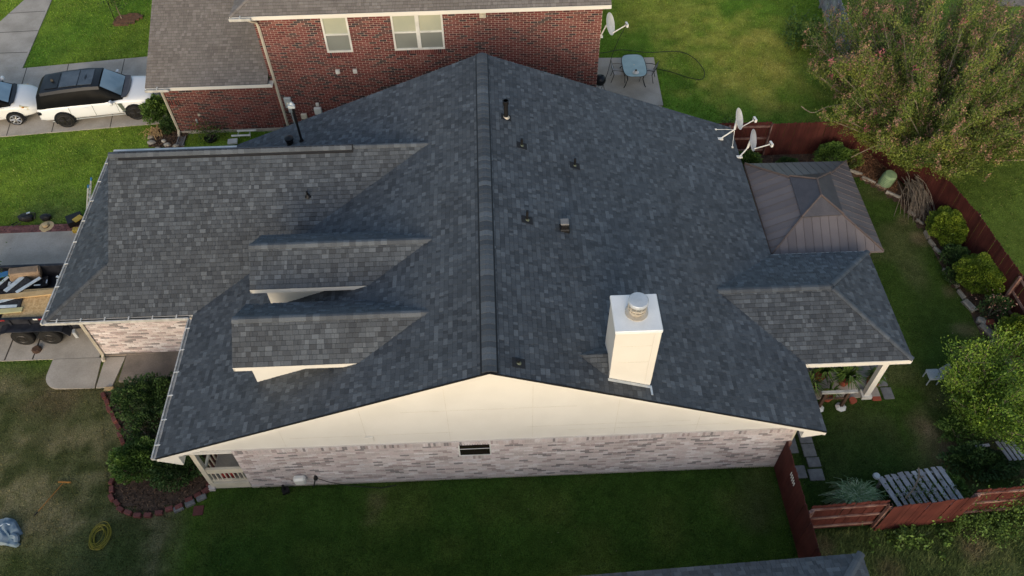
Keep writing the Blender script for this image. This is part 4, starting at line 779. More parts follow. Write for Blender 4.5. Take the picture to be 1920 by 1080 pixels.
q.cbox((8.953, -.79, 1.42), (.008, .36, .02)); part('gate_grille', q, m_white, t)
t = thing('wooden_fence', 'red fence section showing worn horizontal rails at the lower right, beside the ornamental grass', 'fence', (10.3, -1.85, 0)); fence(t, (9.18, -1.86), (11.5, -1.78), 1.8, 1)
t = thing('wooden_fence', 'faded red board fence below the gray deck, vines over its right end', 'fence', (13, -1.7, 0)); fence(t, (11.5, -1.92), (14.1, -1.72), 1.8, -1)
t = thing('wooden_fence', 'red fence end section with rails under green vines at the right edge', 'fence', (16, -1.4, 0)); fence(t, (14.12, -1.6), (18.9, -1.38), 1.85, 1)
t = thing('wooden_fence', 'dark red back fence section with rails behind the satellite dishes', 'fence', (10.5, 15.15, 0)); fence(t, (8.5, 15.18), (12.1, 15.16), 1.8, 1)
t = thing('wooden_fence', 'dark red smooth back fence behind the gazebo and round shrub', 'fence', (14.3, 15.1, 0)); fence(t, (12.1, 15.08), (16.6, 15.1), 1.82, -1)
t = thing('wooden_fence', 'long curved dark red fence along the right garden border', 'fence', (18.8, 6, 0))
for i in range(len(FENCE_R)-1): fence(t, FENCE_R[i], FENCE_R[i+1], 1.82, -1 if i != 4 else 1)
t = thing('wooden_fence', 'leaning bare gray wooden fence at the top, behind the flowering tree', 'fence', (17.6, 24, 0)); fence(t, (17.3, 19.6), (17.9, 28.5), 1.8, -1, m_grayw, m_grayw); fence(t, (16.6, 15.2), (17.3, 19.6), 1.7, -1, m_grayw, m_grayw)
# ============================================================ GAZEBO
gz = thing('gazebo', 'brown metal gazebo with standing seam panels and raised vent tier, tucked against the house', 'gazebo', (12.05, 9.65, 0))
E0 = [Vector(p) for p in ((10.06, 7.36, 2.35), (14.05, 7.32, 2.35), (14.10, 12.02, 2.35), (10.12, 12.08, 2.35))]; T0 = [Vector(p) for p in ((11.28, 8.52, 3.0), (12.72, 8.56, 3.0), (12.84, 10.62, 3.0), (11.36, 10.52, 3.0))]
A0 = [Vector((11.98, 9.08, 3.5)), Vector((12.06, 9.92, 3.5))]
def panels(q4, n, m, name, parent):                # quad (a,b eave; c,d top) split in seams across
    a, b, c, d = q4; nn = (b-a).cross(d-a).normalized(); e = (b-a).normalized(); up = nn.cross(e); L = (b-a).length
    P = [((p-a).dot(e), (p-a).dot(up)) for p in (a, b, c, d)]
    if area(P) < 0: P = P[::-1]
    for i in range(n):
        u0, u1 = L*i/n, L*(i+1)/n; k = clip([(u0+.004, -1), (u1-.004, -1), (u1-.004, 9), (u0+.004, 9)], P)
        if len(k) < 3: continue
        mb = MB(); mb.tint = random.randrange(5)/4; mb.prism([a+e*x+up*y for x, y in k], nn*.012)
        kk = clip([(u0, -1), (u0+.022, -1), (u0+.022, 9), (u0, 9)], P)
        if len(kk) > 2: mb.prism([a+e*x+up*y+nn*.01 for x, y in kk], nn*.018)
        part(name, mb, m, parent)
und = MB()
for i in range(4):
    j = (i+1) % 4; und.face([E0[i]-Vector((0, 0, .07)), E0[j]-Vector((0, 0, .07)), T0[j]-Vector((0, 0, .08)), T0[i]-Vector((0, 0, .08))])
    panels((E0[i], E0[j], T0[j], T0[i]), (13, 15, 13, 15)[i], m_bronze, 'roof_panel', gz)
part('roof_lining', und, m_bronzed, gz)
ctr = Vector((12.05, 9.56, 0)); T1 = [Vector((p.x, p.y, 3.07))+(Vector((p.x, p.y, 0))-ctr)*.06 for p in T0]
for f in ((T1[0], T1[1], A0[0]), (T1[1], T1[2], A0[1], A0[0]), (T1[2], T1[3], A0[1]), (T1[3], T1[0], A0[0], A0[1])): mb = MB(); mb.prism(list(f), (0, 0, -.03)); part('vent_panel', mb, m_bronzed, gz)
for i in range(4): mb = MB(); mb.tube([E0[i]+Vector((0, 0, .04)), T0[i]+Vector((0, 0, .05))], .035, 5); part('hip_bar', mb, m_bronzet, gz); mb = MB(); mb.tube([T1[i]+Vector((0, 0, .02)), A0[0 if i in (0, 1) else 1]+Vector((0, 0, .02))], .035, 5); part('hip_bar', mb, m_bronzet, gz); j = (i+1) % 4; mb = MB(); mb.tube([E0[i]-Vector((0, 0, .03)), E0[j]-Vector((0, 0, .03))], .04, 4); part('eave_bar', mb, m_bronzet, gz)
mb = MB(); mb.tube([A0[0]+Vector((0, 0, .02)), A0[1]+Vector((0, 0, .02))], .035, 5); part('hip_bar', mb, m_bronzet, gz)
for p in ((10.4, 7.65), (13.75, 7.62), (13.8, 11.7), (10.45, 11.75)): mb = MB(); mb.box(p[0]-.06, p[0]+.06, p[1]-.06, p[1]+.06, 0, 2.4); part('post', mb, m_bronzet, gz)
# ============================================================ VEHICLES
def car(name, label, loc, rz, body, kind):
    t = thing(name, label, 'car', loc, rz)
    if kind == 'suv': Ln, Wd, Hb, Hr = 2.55, 1.00, 1.14, 1.84
    else: Ln, Wd, Hb, Hr = 2.5, .95, 1.02, 1.74
    def sec(x, w, zb, zs, zt, cr):      # closed ring: bottom left .. over the top .. bottom right
        r = [(x, -w*.86, zb), (x, -w*.97, zb+.08), (x, -w, zb+(zs-zb)*.35), (x, -w*.985, zs-.10), (x, -w*.95, zs), (x, -w*.80, zt-.005), (x, -w*.4, zt+cr*.75), (x, 0, zt+cr)]
        return r+[(p[0], -p[1], p[2]) for p in r[-2::-1]]
    if kind == 'suv':
        S = [(-2.60, .80, .55, .80, .84, .0), (-2.57, .90, .42, .95, .99, .0), (-2.48, .97, .36, 1.06, 1.10, .0), (-2.2, 1.0, .34, 1.10, 1.14, .0), (-1.0, 1.0, .32, 1.11, 1.15, .0), (.6, 1.0, .32, 1.09, 1.13, .0), (1.15, 1.0, .32, 1.08, 1.12, .03), (1.6, .995, .32, 1.04, 1.10, .05), (2.1, .975, .34, .99, 1.07, .045), (2.38, .93, .36, .93, 1.03, .035), (2.50, .87, .42, .86, .97, .02), (2.56, .78, .50, .72, .78, .0)]
    else:
        S = [(-2.5, .78, .55, .8, .84, .0), (-2.4, .90, .36, .92, .96, .0), (-1.8, .95, .3, 1.0, 1.04, .0), (.3, .95, .28, 1.0, 1.04, .0), (1.2, .95, .28, .97, 1.02, .05), (1.65, .945, .28, .90, .97, .07), (2.0, .92, .28, .82, .90, .075), (2.25, .86, .29, .72, .80, .06), (2.40, .76, .31, .62, .68, .05), (2.50, .58, .36, .52, .56, .02)]
    q = MB(); q.loft([sec(*s) for s in S]); q.loft
    bo = part('body', q, body, t, True, smooth=True); bo.modifiers.clear(); md = bo.modifiers.new('s', 'SUBSURF'); md.levels = 1; md.render_levels = 1
    # greenhouse
    def gs(x, wb_, zb, wt, zt): r = [(x, -wb_, zb), (x, -wb_*.97, zb+(zt-zb)*.35), (x, -wt*1.02, zt-(zt-zb)*.16), (x, -wt*.93, zt-.012), (x, -wt*.5, zt+.015), (x, 0, zt+.02)]; return r+[(p[0], -p[1], p[2]) for p in r[-2::-1]]
    if kind == 'suv': G = [(-2.50, .90, 1.05, .80, 1.12), (-2.36, .93, 1.05, .76, 1.60), (-2.15, .94, 1.05, .75, 1.74), (-1.2, .95, 1.05, .77, 1.82), (-.2, .95, 1.05, .77, 1.84), (.42, .95, 1.05, .75, 1.79), (1.25, .90, 1.05, .82, 1.15)]
    else: G = [(-2.42, .86, .9, .78, 1.0), (-2.25, .89, .9, .70, 1.6), (-1.5, .9, .9, .72, 1.74), (-.2, .9, .9, .72, 1.74), (.45, .9, .9, .70, 1.66), (1.45, .86, .9, .78, 1.02)]
    q = MB(); q.loft([gs(*g_) for g_ in G]); part('cabin', q, m_glass, t, True, smooth=True)
    # roof skin, slightly proud
    RS = G[2:-1]; q = MB(); top = []
    for (x, wb_, zb, wt, zt) in RS: top.append([(x, -wt*1.03, zt-(zt-zb)*.15), (x, -wt*.93, zt+.0), (x, -wt*.5, zt+.027), (x, 0, zt+.032), (x, wt*.5, zt+.027), (x, wt*.93, zt+.0), (x, wt*1.03, zt-(zt-zb)*.15)])
    q.loft(top, closed=False); rfm = part('roof', q, m_carblk if kind == 'suv' else body, t, True, smooth=True)
    if kind == 'suv':
        zq = lambda x: np.interp(x, [g_[0] for g_ in G], [g_[4] for g_ in G])
        for (x0, x1) in ((-1.30, -.52), (-.48, .12)):
            q = MB(); q.prism([(x0, -.56, zq(x0)+.030), (x1, -.56, zq(x1)+.030), (x1, .56, zq(x1)+.030), (x0, .56, zq(x0)+.030)], (0, 0, .014)); part('sunroof', q, m_sunroof, rfm, True)
        q = MB(); q.prism([(-1.95, -.50, zq(-1.95)+.03), (-1.38, -.54, zq(-1.38)+.03), (-1.38, .54, zq(-1.38)+.03), (-1.95, .50, zq(-1.95)+.03)], (0, 0, .012)); part('sunroof', q, m_carblk, rfm, True)
        q = MB(); q.prism([(-1.72, -.03, 1.83), (-1.60, -.03, 1.84), (-1.62, 0, 1.93), (-1.72, .0, 1.93)], (0, .05, 0)); part('antenna', q, m_black, rfm, True)
    a_, b_ = G[-2], G[-1]; n_ = Vector((.6, 0, .8))*.018
    lp = lambda f, w_, zz: Vector((a_[0]+(b_[0]-a_[0])*f, w_, zz))
    zt0, zt1 = a_[4], b_[4]; P = []
    for f in (.05, .93):
        for s_ in (-.90, -.45, 0, .45, .90): P.append(Vector((a_[0]+(b_[0]-a_[0])*f, s_*(a_[3]+(b_[3]-a_[3])*f)*.98, zt0+(zt1-zt0)*f+(.0 if abs(s_) > .8 else .016)))+n_)
    q = MB(); q.add(P, [(k, k+1, k+6, k+5) for k in range(4)]); part('windshield', q, m_glassb, t, True, smooth=True)
    if kind == 'suv':
        q = MB(); q.prism([(1.20, -.84, 1.175), (1.42, -.80, 1.155), (1.50, -.4, 1.175), (1.52, 0, 1.18), (1.50, .4, 1.175), (1.42, .80, 1.155), (1.20, .84, 1.175)], (0, 0, .02)); part('cowl', q, m_bronzed, t, True)
    else: q = MB(); q.prism([(1.42, -.82, 1.03), (1.60, -.7, 1.03), (1.65, 0, 1.06), (1.60, .7, 1.03), (1.42, .82, 1.03)], (0, 0, .02)); part('cowl', q, m_carblk, t, True)
    wb2 = 1.56 if kind == 'suv' else 1.45; fx = 1.60 if kind == 'suv' else 1.42; rr = .395 if kind == 'suv' else .33
    for x in (fx, fx-2*wb2):
        for s_ in (-1, 1):
            yo = s_*(Wd+.012); R_ = Matrix.Rotation(math.pi/2*s_, 4, 'X')
            q = MB(); arc = [(x+(rr+.07)*math.cos(k), yo-s_*.12, rr+(rr+.07)*math.sin(k)) for k in np.linspace(-.35, math.pi+.35, 16)]; q.prism(arc, (0, s_*.115, 0)); part('wheel_arch', q, m_carblk, t, True)
            w_ = MB(); w_.lathe([(rr*.72, -.02), (rr*.97, .0), (rr, .03), (rr, .20), (rr*.9, .24), (.05, .24)], (x, yo+s_*.035, rr), 26, Matrix.Rotation(-math.pi/2*-s_ if False else (math.pi/2 if s_ > 0 else -math.pi/2), 4, 'X') if False else Matrix.Rotation(math.pi/2*(1 if s_ > 0 else -1), 4, 'X')); wh = part('wheel', w_, m_tyre, t, True, smooth=True)
            w_ = MB(); yc = yo+s_*.066
            w_.prism([(x+rr*.73*math.cos(k), yc-s_*.03, rr+rr*.73*math.sin(k)) for k in np.linspace(0, 2*math.pi, 25)[:-1]], (0, s_*.012, 0)); part('rim_back', w_, m_tyre, wh, True)
            w_ = MB(); ns = 5 if kind == 'suv' else 7
            for k in range(ns):
                for dk in ((-.12, .12) if kind == 'suv' else (0,)):
                    a1 = 2*math.pi*k/ns+.3; w_.tube([(x+.04*math.cos(a1), yc-s_*.004, rr+.04*math.sin(a1)), (x+rr*.70*math.cos(a1+dk), yc-s_*.006, rr+rr*.70*math.sin(a1+dk))], (.012 if kind == 'suv' else .035), 4)
            w_.tube([(x+rr*.71*math.cos(k), yc-s_*.004, rr+rr*.71*math.sin(k)) for k in np.linspace(0, 2*math.pi, 25)], .016, 4); w_.tube([(x, yc-s_*.02, rr), (x, yc+s_*.012, rr)], .05, 10); part('rim', w_, m_rim if kind == 'suv' else m_rims, wh, True)
    for s_ in (-1, 1):      # mirrors, seams, lights
        q = MB(); mx = .78 if kind == 'suv' else .95; q.lathe([(.02, -.13), (.09, -.10), (.115, 0), (.09, .10), (.02, .13)], (mx, s_*(Wd+.17), 1.16), 10, Matrix.Rotation(math.pi/2, 4, 'X') @ Matrix.Diagonal((.9, 1.1, 1, 1))); part('mirror', q, body, t, True, smooth=True)
        q = MB(); q.tube([(mx, s_*(Wd-.08), 1.08), (mx, s_*(Wd+.06), 1.12)], .03, 5); part('mirror_arm', q, m_carblk, t, True)
        if kind == 'suv':
            y = s_*1.001
            for xs_ in (-1.15, -.12, .92):
                q = MB(); q.box(xs_-.005, xs_+.005, min(y, y-s_*.012), max(y, y-s_*.012)+.002, .48, 1.03); part('door_seam', q, m_grayv, t, True)
            q = MB(); q.box(-2.1, 1.2, min(y, y-s_*.03), max(y, y-s_*.03)+.004, .36, .385); part('sill_trim', q, m_galv, t, True)
            for xs_ in (-.42, .62): q = MB(); q.bbox_bev(xs_-.12, xs_+.10, min(y, y+s_*.02), max(y, y+s_*.02), .92, .955, .008); part('door_handle', q, body, t, True)
            q = MB(); q.prism([(.98, y, .98), (1.16, y, .98), (1.24, y, .56), (1.08, y, .56)], (0, s_*.012, 0)); part('side_vent', q, m_grayv, t, True)
            q = MB(); q.box(1.05, 1.28, min(y, y+s_*.012), max(y, y+s_*.012), .50, .53); part('side_vent', q, m_carblk, t, True)
            q = MB(); q.bbox_bev(2.28, 2.50, min(s_*.55, s_*.86), max(s_*.55, s_*.86), .78, .93, .03); part('headlight', q, m_meter, t, True)
            q = MB(); q.bbox_bev(-2.56, -2.38, min(s_*.80, s_*.985), max(s_*.80, s_*.985), .78, .93, .03); part('tail_light', q, m_carblk, t, True)
        else:
            q = MB(); q.loft([[(1.78, s_*.90, .74), (1.80, s_*.62, .90), (1.80, s_*.60, .94), (1.80, s_*.86, .90)], [(2.10, s_*.885, .66), (2.14, s_*.50, .80), (2.13, s_*.50, .85), (2.08, s_*.84, .80)], [(2.30, s_*.80, .60), (2.36, s_*.42, .66), (2.33, s_*.44, .74), (2.26, s_*.78, .70)]]); part('headlight', q, m_lamp, t, True, smooth=True)
            q = MB(); q.lathe([(.05, 0), (.065, .03), (.02, .05)], (1.92, s_*.865, .80), 8); part('turn_signal', q, m_orange, t, True)
            q = MB(); q.bbox_bev(2.32, 2.46, min(s_*.38, s_*.62), max(s_*.38, s_*.62), .36, .42, .02); part('fog_light', q, m_carblk, t, True)
    if kind == 'suv': 
        for k in range(4): q = MB(); q.box(2.40, 2.56-.012*k, -.52, .52, .90-k*.075, .935-k*.075); part('grille_bar', q, m_galv, t, True)
        q = MB(); q.box(2.38, 2.535, -.54, .54, .66, .955); part('grille', q, m_carblk, t, True); q = MB(); q.bbox_bev(-2.63, -2.5, -.8, .8, .40, .58, .03); part('bumper', q, body, t, True)
    else:
        for (y0, y1) in ((-.34, -.06), (.06, .34)): q = MB(); q.bbox_bev(2.30, 2.455, y0, y1, .60, .70, .02); part('grille', q, m_carblk, t, True)
        q = MB(); q.bbox_bev(2.40, 2.53, -.42, .42, .47, .51, .01); part('grille', q, m_carblk, t, True)
        q = MB(); q.lathe([(.06, 0), (.06, .03)], (2.42, 0, .66), 12, Matrix.Rotation(math.pi/2, 4, 'Y')); part('badge', q, m_galv, t, True)
    return t
m_sunroof = mat('sunroof_glass', (.045, .055, .065), (.07, .085, .10), rough=.12, spec=.7, fine=0, ns=2)
car('parked_car', 'white SUV with black glass roof and dark wheels on the far driveway', (-17.80, 19.80, .03), math.radians(7), m_carw, 'suv')
car('parked_car', 'pearl white minivan nose with yellowed headlight behind the SUV at the left edge', (-23.15, 19.55, .03), math.radians(12), m_silver, 'van')
# ============================================================ TRAILER and its load
tr = thing('dump_trailer', 'black open utility trailer loaded with roofing scrap, half under the garage eave', 'trailer', (-17.2, 7.85, 0))
x0, x1, y0, y1 = -20.2, -14.55, 6.60, 9.12; zf, zt = .62, 1.20
for nm, a in (('floor', (x0, x1, y0+.05, y1-.05, zf-.08, zf)), ('side_panel', (x0, x1, y0, y0+.05, zf-.10, zt)), ('side_panel', (x0, x1, y1-.05, y1, zf-.10, zt)), ('end_panel', (x1-.05, x1-.001, y0+.05, y1-.05, zf, zt)), ('side_rail', (x0, x1, y0-.04, y0+.06, zt, zt+.05)), ('side_rail', (x0, x1, y1-.06, y1+.04, zt, zt+.05)), ('frame', (x0, x1, y0+.3, y1-.3, .42, zf-.08))): q = MB(); q.box(*a); part(nm, q, m_trail, tr)
for k in range(9): xx = x0+.35+k*.66; q = MB(); q.box(xx-.03, xx+.03, y0-.05, y0-.002, zf-.06, zt); part('stake', q, m_trail, tr)
for k, xx in enumerate((-18.7, -17.35, -16.0, -15.2)):
    q = MB(); q.box(xx-.14, xx+.02, y0-.054, y0-.041, zt-.01, zt+.048); part('reflector_tape', q, m_redl, tr); q = MB(); q.box(xx-.32, xx-.16, y0-.054, y0-.041, zt-.01, zt+.048); part('reflector_tape', q, m_white, tr)
q = MB(); prof = [(-17.75, .62), (-17.60, .86), (-17.35, .93), (-15.65, .93), (-15.38, .86), (-15.18, .58), (-15.22, .56), (-15.42, .82), (-15.67, .885), (-17.33, .885), (-17.57, .82), (-17.71, .60)]
q.prism([(x, y0-.36, z) for x, z in prof], (0, .35, 0)); part('fender', q, m_trail, tr)
q = MB(); q.cbox((-15.06, y0-.22, .52), (.10, .16, .34), .2); part('mud_flap', q, m_galv, tr)
for x in (-17.0, -16.02):
    for (yy, sg) in ((y0-.30, 1), (y1+.05, 1)):
        q = MB(); q.lathe([(.2, 0), (.37, .01), (.40, .05), (.40, .19), (.37, .23), (.05, .23)], (x, yy, .40), 24, Matrix.Rotation(-math.pi/2, 4, 'X')); wh = part('wheel', q, m_tyre, tr, smooth=True)
        if yy < y1: q = MB(); q.tube([(x, yy-.012, .40), (x, yy+.02, .40)], .09, 10); q.tube([(x+.19*math.cos(k), yy-.004, .4+.19*math.sin(k)) for k in np.linspace(0, 6.283, 16)], .02, 4); part('hub', q, m_rim, wh)
def solob(name, m, label, cat, c, d, rz=0, tilt=None, group=None): q = MB(); q.cbox(c, d, rz, tilt); return solo(name, q, m, label, cat, (c[0], c[1], c[2]-d[2]/2), group)
q = MB()
for k in range(70):
    c = (random.uniform(x0+.3, x1-.2), random.uniform(y0+.35, y1-.25), random.uniform(zf+.02, zt-.22)); q.cbox(c, (random.uniform(.3, .9), random.uniform(.2, .5), .02), random.uniform(0, 3), (random.uniform(-.3, .3), random.uniform(-.3, .3)))
o = solo('roofing_scrap', q, m_debris, 'heap of torn black shingles filling the trailer bed', 'debris', (-17.2, 7.85, zf)); o['kind'] = 'stuff'
q = MB()
for k in range(26): c = (random.choice((random.uniform(-16.9, -15.0), random.uniform(-18, -17.6))), random.uniform(8.1, 8.9), zt-.15+random.uniform(0, .08)); q.cbox(c, (random.uniform(.06, .3), random.uniform(.02, .09), .015), random.uniform(0, 3), (random.uniform(-.3, .3), random.uniform(-.3, .3)))
o = solo('paper_scrap', q, m_wrap, 'pale paper and underlay scraps scattered on the black trailer load', 'debris', (-16, 8.5, 1.0)); o['kind'] = 'stuff'
solob('plywood_sheet', m_osb, 'large tan particle board sheet lying in the near half of the trailer', 'board', (-16.25, 7.35, 1.16), (2.6, 1.32, .03), math.radians(2), (.03, .0))
solob('wood_plank', m_lumber, 'long tan plank lying across the particle board in the trailer', 'plank', (-17.2, 7.66, 1.25), (3.6, .24, .05), math.radians(5)); solob('wood_plank', m_lumberp, 'short pale yellow plank near the trailer side rail', 'plank', (-17.5, 6.98, 1.22), (1.3, .2, .05), math.radians(4))
q = MB(); q.bbox_bev(-.52, .52, -.2, .2, -.18, .18, .05, Matrix.Translation((-17.35, 8.78, 1.20)) @ Matrix.Rotation(.28, 4, 'Z') @ Matrix.Rotation(.2, 4, 'Y')); q.tube([(-16.9, 8.9, 1.16), (-16.86, 8.91, 1.16)], .19, 12); solo('cardboard_roll', q, m_card, 'crumpled brown cardboard roll at the far side of the trailer', 'cardboard', (-17.35, 8.78, 1.02))
for (cx, cy, rz, L, wd_, lb) in ((-17.55, 8.22, 1.05, .8, .17, 'pale blue underlay strip by the cardboard roll'), (-17.0, 8.15, .85, .95, .12, 'pale blue underlay strip crossing the dark shingle bundle'), (-17.75, 7.42, .35, 1.0, .12, 'pale wrapper strip just below the long plank'), (-17.55, 7.17, .04, .9, .12, 'pale wrapper edge above the yellow plank'), (-18.05, 8.3, 1.1, .7, .1, 'pale strip at the very left of the trailer load')):
    solob('wrapper_strip', m_wrap, lb, 'wrapper', (cx, cy, 1.25), (L, wd_, .02), rz, (.1, .05), 'pale wrapper strips in the trailer')
solob('shingle_bundle', m_debris, 'flat black underlay bundle between two pale strips in the trailer', 'bundle', (-17.35, 8.1, 1.20), (.9, .55, .06), .9); solob('shingle_bundle', m_debris, 'black underlay bundle on the particle board below the plank', 'bundle', (-17.5, 7.3, 1.205), (1.0, .42, .05), .08)
solob('blue_tarp', m_blue, 'bright blue plastic scrap at the left end of the trailer', 'plastic', (-18.15, 8.75, 1.2), (.35, .22, .05), .3)
# things on the far lawn edge by the paver border
def blobmesh(c, r, n=10, amp=.35, fl=.6):
    q = MB(); rings = []
    for i in range(7):
        th = math.pi*i/6; rings.append([(c[0]+r[0]*math.sin(th)*math.cos(a)*(1+amp*(random.random()-.5)), c[1]+r[1]*math.sin(th)*math.sin(a)*(1+amp*(random.random()-.5)), c[2]+r[2]*math.cos(th)) for a in np.linspace(0, 2*math.pi, n+1)[:-1]])
    q.loft(rings); return q
q = blobmesh((-19.15, 12.75, .14), (.36, .22, .16)); q.tube([(-19.5, 12.6, .05), (-19.7, 12.45, .04), (-19.6, 12.35, .04), (-19.3, 12.5, .1)], .02, 5); q.tube([(-18.95, 12.9, .25), (-18.75, 12.85, .28), (-18.8, 12.7, .1)], .03, 5); solo('tool_bag', q, m_black, 'black backpack with straps on the lawn, left of the straw hat', 'bag', (-19.15, 12.75, 0))
solob('bag_patch', m_wrap, 'small pale cloth on top of the black backpack', 'cloth', (-19.02, 12.85, .31), (.14, .07, .02), .4)
q = blobmesh((-18.35, 12.75, .12), (.24, .18, .14)); solo('tool_bag', q, m_black, 'small black bag on the lawn directly above the straw hat', 'bag', (-18.35, 12.75, 0))
q = MB(); c = (-18.22, 12.3, .03); q.lathe([(.31, 0), (.30, .015), (.14, .03), (.12, .10), (.10, .14), (.01, .15)], c, 22); ht = thing('straw_hat', 'wide straw hat lying on the red paver border', 'hat', c); part('brim', q, m_straw, ht, smooth=True); q = MB(); q.lathe([(.145, .035), (.137, .06)], c, 22); part('hat_band', q, m_brown, ht)
q = MB(); q.cbox((-17.05, 12.5, .16), (.6, .5, .28), .5); solo('tool_box', q, m_black, 'black tool pouch with yellow patch, against the garage gutter', 'tool box', (-17.05, 12.5, 0)); q = MB(); q.cbox((-16.86, 12.42, .31), (.36, .26, .03), .9); solo('yellow_sheet', q, m_strap, 'yellow foam sheet lying on the black tool pouch', 'foam sheet', (-16.86, 12.42, .3))
q = MB(); q.bbox_bev(-17.0, -16.55, 11.86, 12.06, .03, .2, .02); solo('yellow_block', q, m_strap, 'yellow foam block on the driveway corner under the gutter', 'block', (-16.78, 11.96, .03))
t = thing('ladder', 'aluminum ladder with blue ends leaning at the left garage gutter', 'ladder', (-16.1, 12.0, 0))
A, B = Vector((-16.25, 11.85, .03)), Vector((-15.35, 11.75, 2.75))
A, B = Vector((-16.45, 11.95, .03)), Vector((-15.12, 11.72, 2.85))
for s_ in (-.2, .2): q = MB(); q.tube([A+Vector((0, s_, 0)), B+Vector((0, s_, 0))], .03, 4); part('side_rail', q, m_galv, t); q = MB(); q.tube([B+Vector((0, s_, 0)), B+(B-A).normalized()*.14+Vector((0, s_, 0))], .038, 5); part('end_cap', q, m_blue, t)
for k in range(9): p = A+(B-A)*(k+.5)/9; q = MB(); q.tube([p+Vector((0, -.2, 0)), p+Vector((0, .2, 0))], .016, 5); part('rung', q, m_galv, t)
q = MB(); q.box(-16.62, -16.55, 9.3, 12.0, .031, .05); solo('wood_strip', q, m_brown, 'thin brown wood strip lying along the driveway joint', 'strip', (-16.58, 10.6, .03))
q = MB(); q.lathe([(.16, 0), (.17, .09), (.12, .14)], (-16.55, 6.05, .03), 9); solo('wheel_chock', q, m_brown, 'brown stone wedged on the concrete between the trailer wheels', 'stone', (-16.55, 6.05, .03))
# white tube rack past the garage ridge
t = thing('tube_rack', 'pair of white tubes on thin supports in the grass strip by the red brick wall', 'rack', (-10.8, 17.3, 0))
for y, x_ in ((17.42, -10.75), (17.1, -10.95)): q = MB(); q.tube([(x_-.42, y, .45), (x_+.42, y, .45)], .045, 6); part('tube', q, m_white, t)
for x in (-11.1, -10.6): q = MB(); q.tube([(x, 17.1, .45), (x, 17.42, .45), (x-.1, 17.45, 0)], .015, 5); part('support', q, m_galv, t)
solob('white_tray', m_white, 'small white tray beside the white tubes, just past the garage roof ridge', 'tray', (-11.35, 16.95, .25), (.42, .3, .08), .1)
# ============================================================ NEIGHBOUR PATIO
tb = thing('patio_table', 'frosted glass patio table with dark curved legs on the concrete slab', 'table', (7.1, 20.85, .05))
q = MB(); P = []
for k in range(40):
    a = 2*math.pi*k/40; c_, s_ = math.cos(a), math.sin(a); e = 3.6; P.append((7.1+.56*math.copysign(abs(c_)**(2/e), c_), 20.85+.88*math.copysign(abs(s_)**(2/e), s_), .73))
q.prism(P, (0, 0, .016)); part('tabletop', q, m_glasst, tb); q = MB(); q.tube([(x, y, .735) for x, y, z in P]+[(P[0][0], P[0][1], .735)], .020, 5, False); part('rim', q, m_rim, tb)
for sx in (-1, 1):
    for sy in (-1, 1): q = MB(); q.tube([(7.1+sx*.42, 20.85+sy*.68, .72), (7.1+sx*.36, 20.85+sy*.66, .45), (7.1+sx*.46, 20.85+sy*.74, .15), (7.1+sx*.52, 20.85+sy*.78, .06)], .022, 6); part('leg', q, m_black, tb)
q = MB(); q.tube([(6.7, 20.2, .66), (7.5, 20.2, .66)], .018, 5); q.tube([(6.7, 21.5, .66), (7.5, 21.5, .66)], .018, 5); part('cross_bar', q, m_black, tb)
q = MB(); q.lathe([(.03, 0), (.035, .006)], (7.1, 20.9, .747), 10); part('umbrella_hole', q, m_galvw, tb)
q = MB(); q.lathe([(.12, 0), (.15, .02), (.15, .03), (.07, .04), (.06, .10), (.04, .16), (.01, .17)], (7.10, 20.28, .747), 16); solo('white_bowl', q, m_white, 'small white dish with dark knob near the front edge of the glass table', 'dish', (7.1, 20.28, .747), smooth=True)
q = MB(); q.lathe([(.05, 0), (.05, .05), (.02, .06)], (7.10, 20.27, .87), 10); solo('dark_cup', q, m_black, 'dark little knob sitting on the white dish on the patio table', 'cup', (7.1, 20.27, .87))
def chair(loc, rz, label):
    t = thing('patio_chair', label, 'chair', loc, rz, 'patio chairs around the glass table'); q = MB(); q.box(-.24, .24, -.23, .23, .42, .44); part('seat', q, m_mesh, t, True)
    q = MB(); q.prism([(-.25, -.23, .44), (-.25, .23, .44), (-.42, .22, .92), (-.42, -.22, .92)], (-.02, 0, 0)); part('backrest', q, m_mesh, t, True)
    for s_ in (-1, 1):
        q = MB(); q.tube([(-.43, s_*.25, .93), (-.25, s_*.25, .44), (-.36, s_*.27, .0)], .015, 5); part('leg', q, m_rim, t, True); q = MB(); q.tube([(-.36, s_*.26, .68), (-.1, s_*.29, .70), (.18, s_*.29, .66), (.26, s_*.27, .44), (.30, s_*.27, 0)], .016, 5); part('armrest', q, m_rim, t, True)
    q = MB(); q.tube([(-.43, -.25, .93), (-.43, .25, .93)], .015, 5); part('back_frame', q, m_rim, t, True)
chair((6.40, 20.75, .05), -.08, 'gray sling patio chair left of the glass table'); chair((7.75, 20.7, .05), math.pi-.3, 'patio chair mostly hidden on the right side of the glass table'); 
t = thing('kettle_grill', 'black kettle grill on the slab tight against the red brick corner', 'grill', (5.35, 19.75, .05)); q = MB(); q.lathe([(.05, .52), (.2, .56), (.27, .68), (.28, .76)], (5.35, 19.75, .05), 18); part('bowl', q, m_black, t, smooth=True); q = MB(); q.lathe([(.285, .77), (.26, .87), (.16, .97), (.03, 1.0)], (5.35, 19.75, .05), 18); part('lid', q, m_carblk, t, smooth=True)
q = MB(); q.cbox((5.45, 19.75, 1.06), (.12, .04, .03)); part('handle', q, m_black, t)
for k in range(3): a = 2.1*k; q = MB(); q.tube([(5.35+.15*math.cos(a), 19.75+.15*math.sin(a), .65), (5.35+.3*math.cos(a), 19.75+.3*math.sin(a), .05)], .014, 5); part('leg', q, m_rim, t)
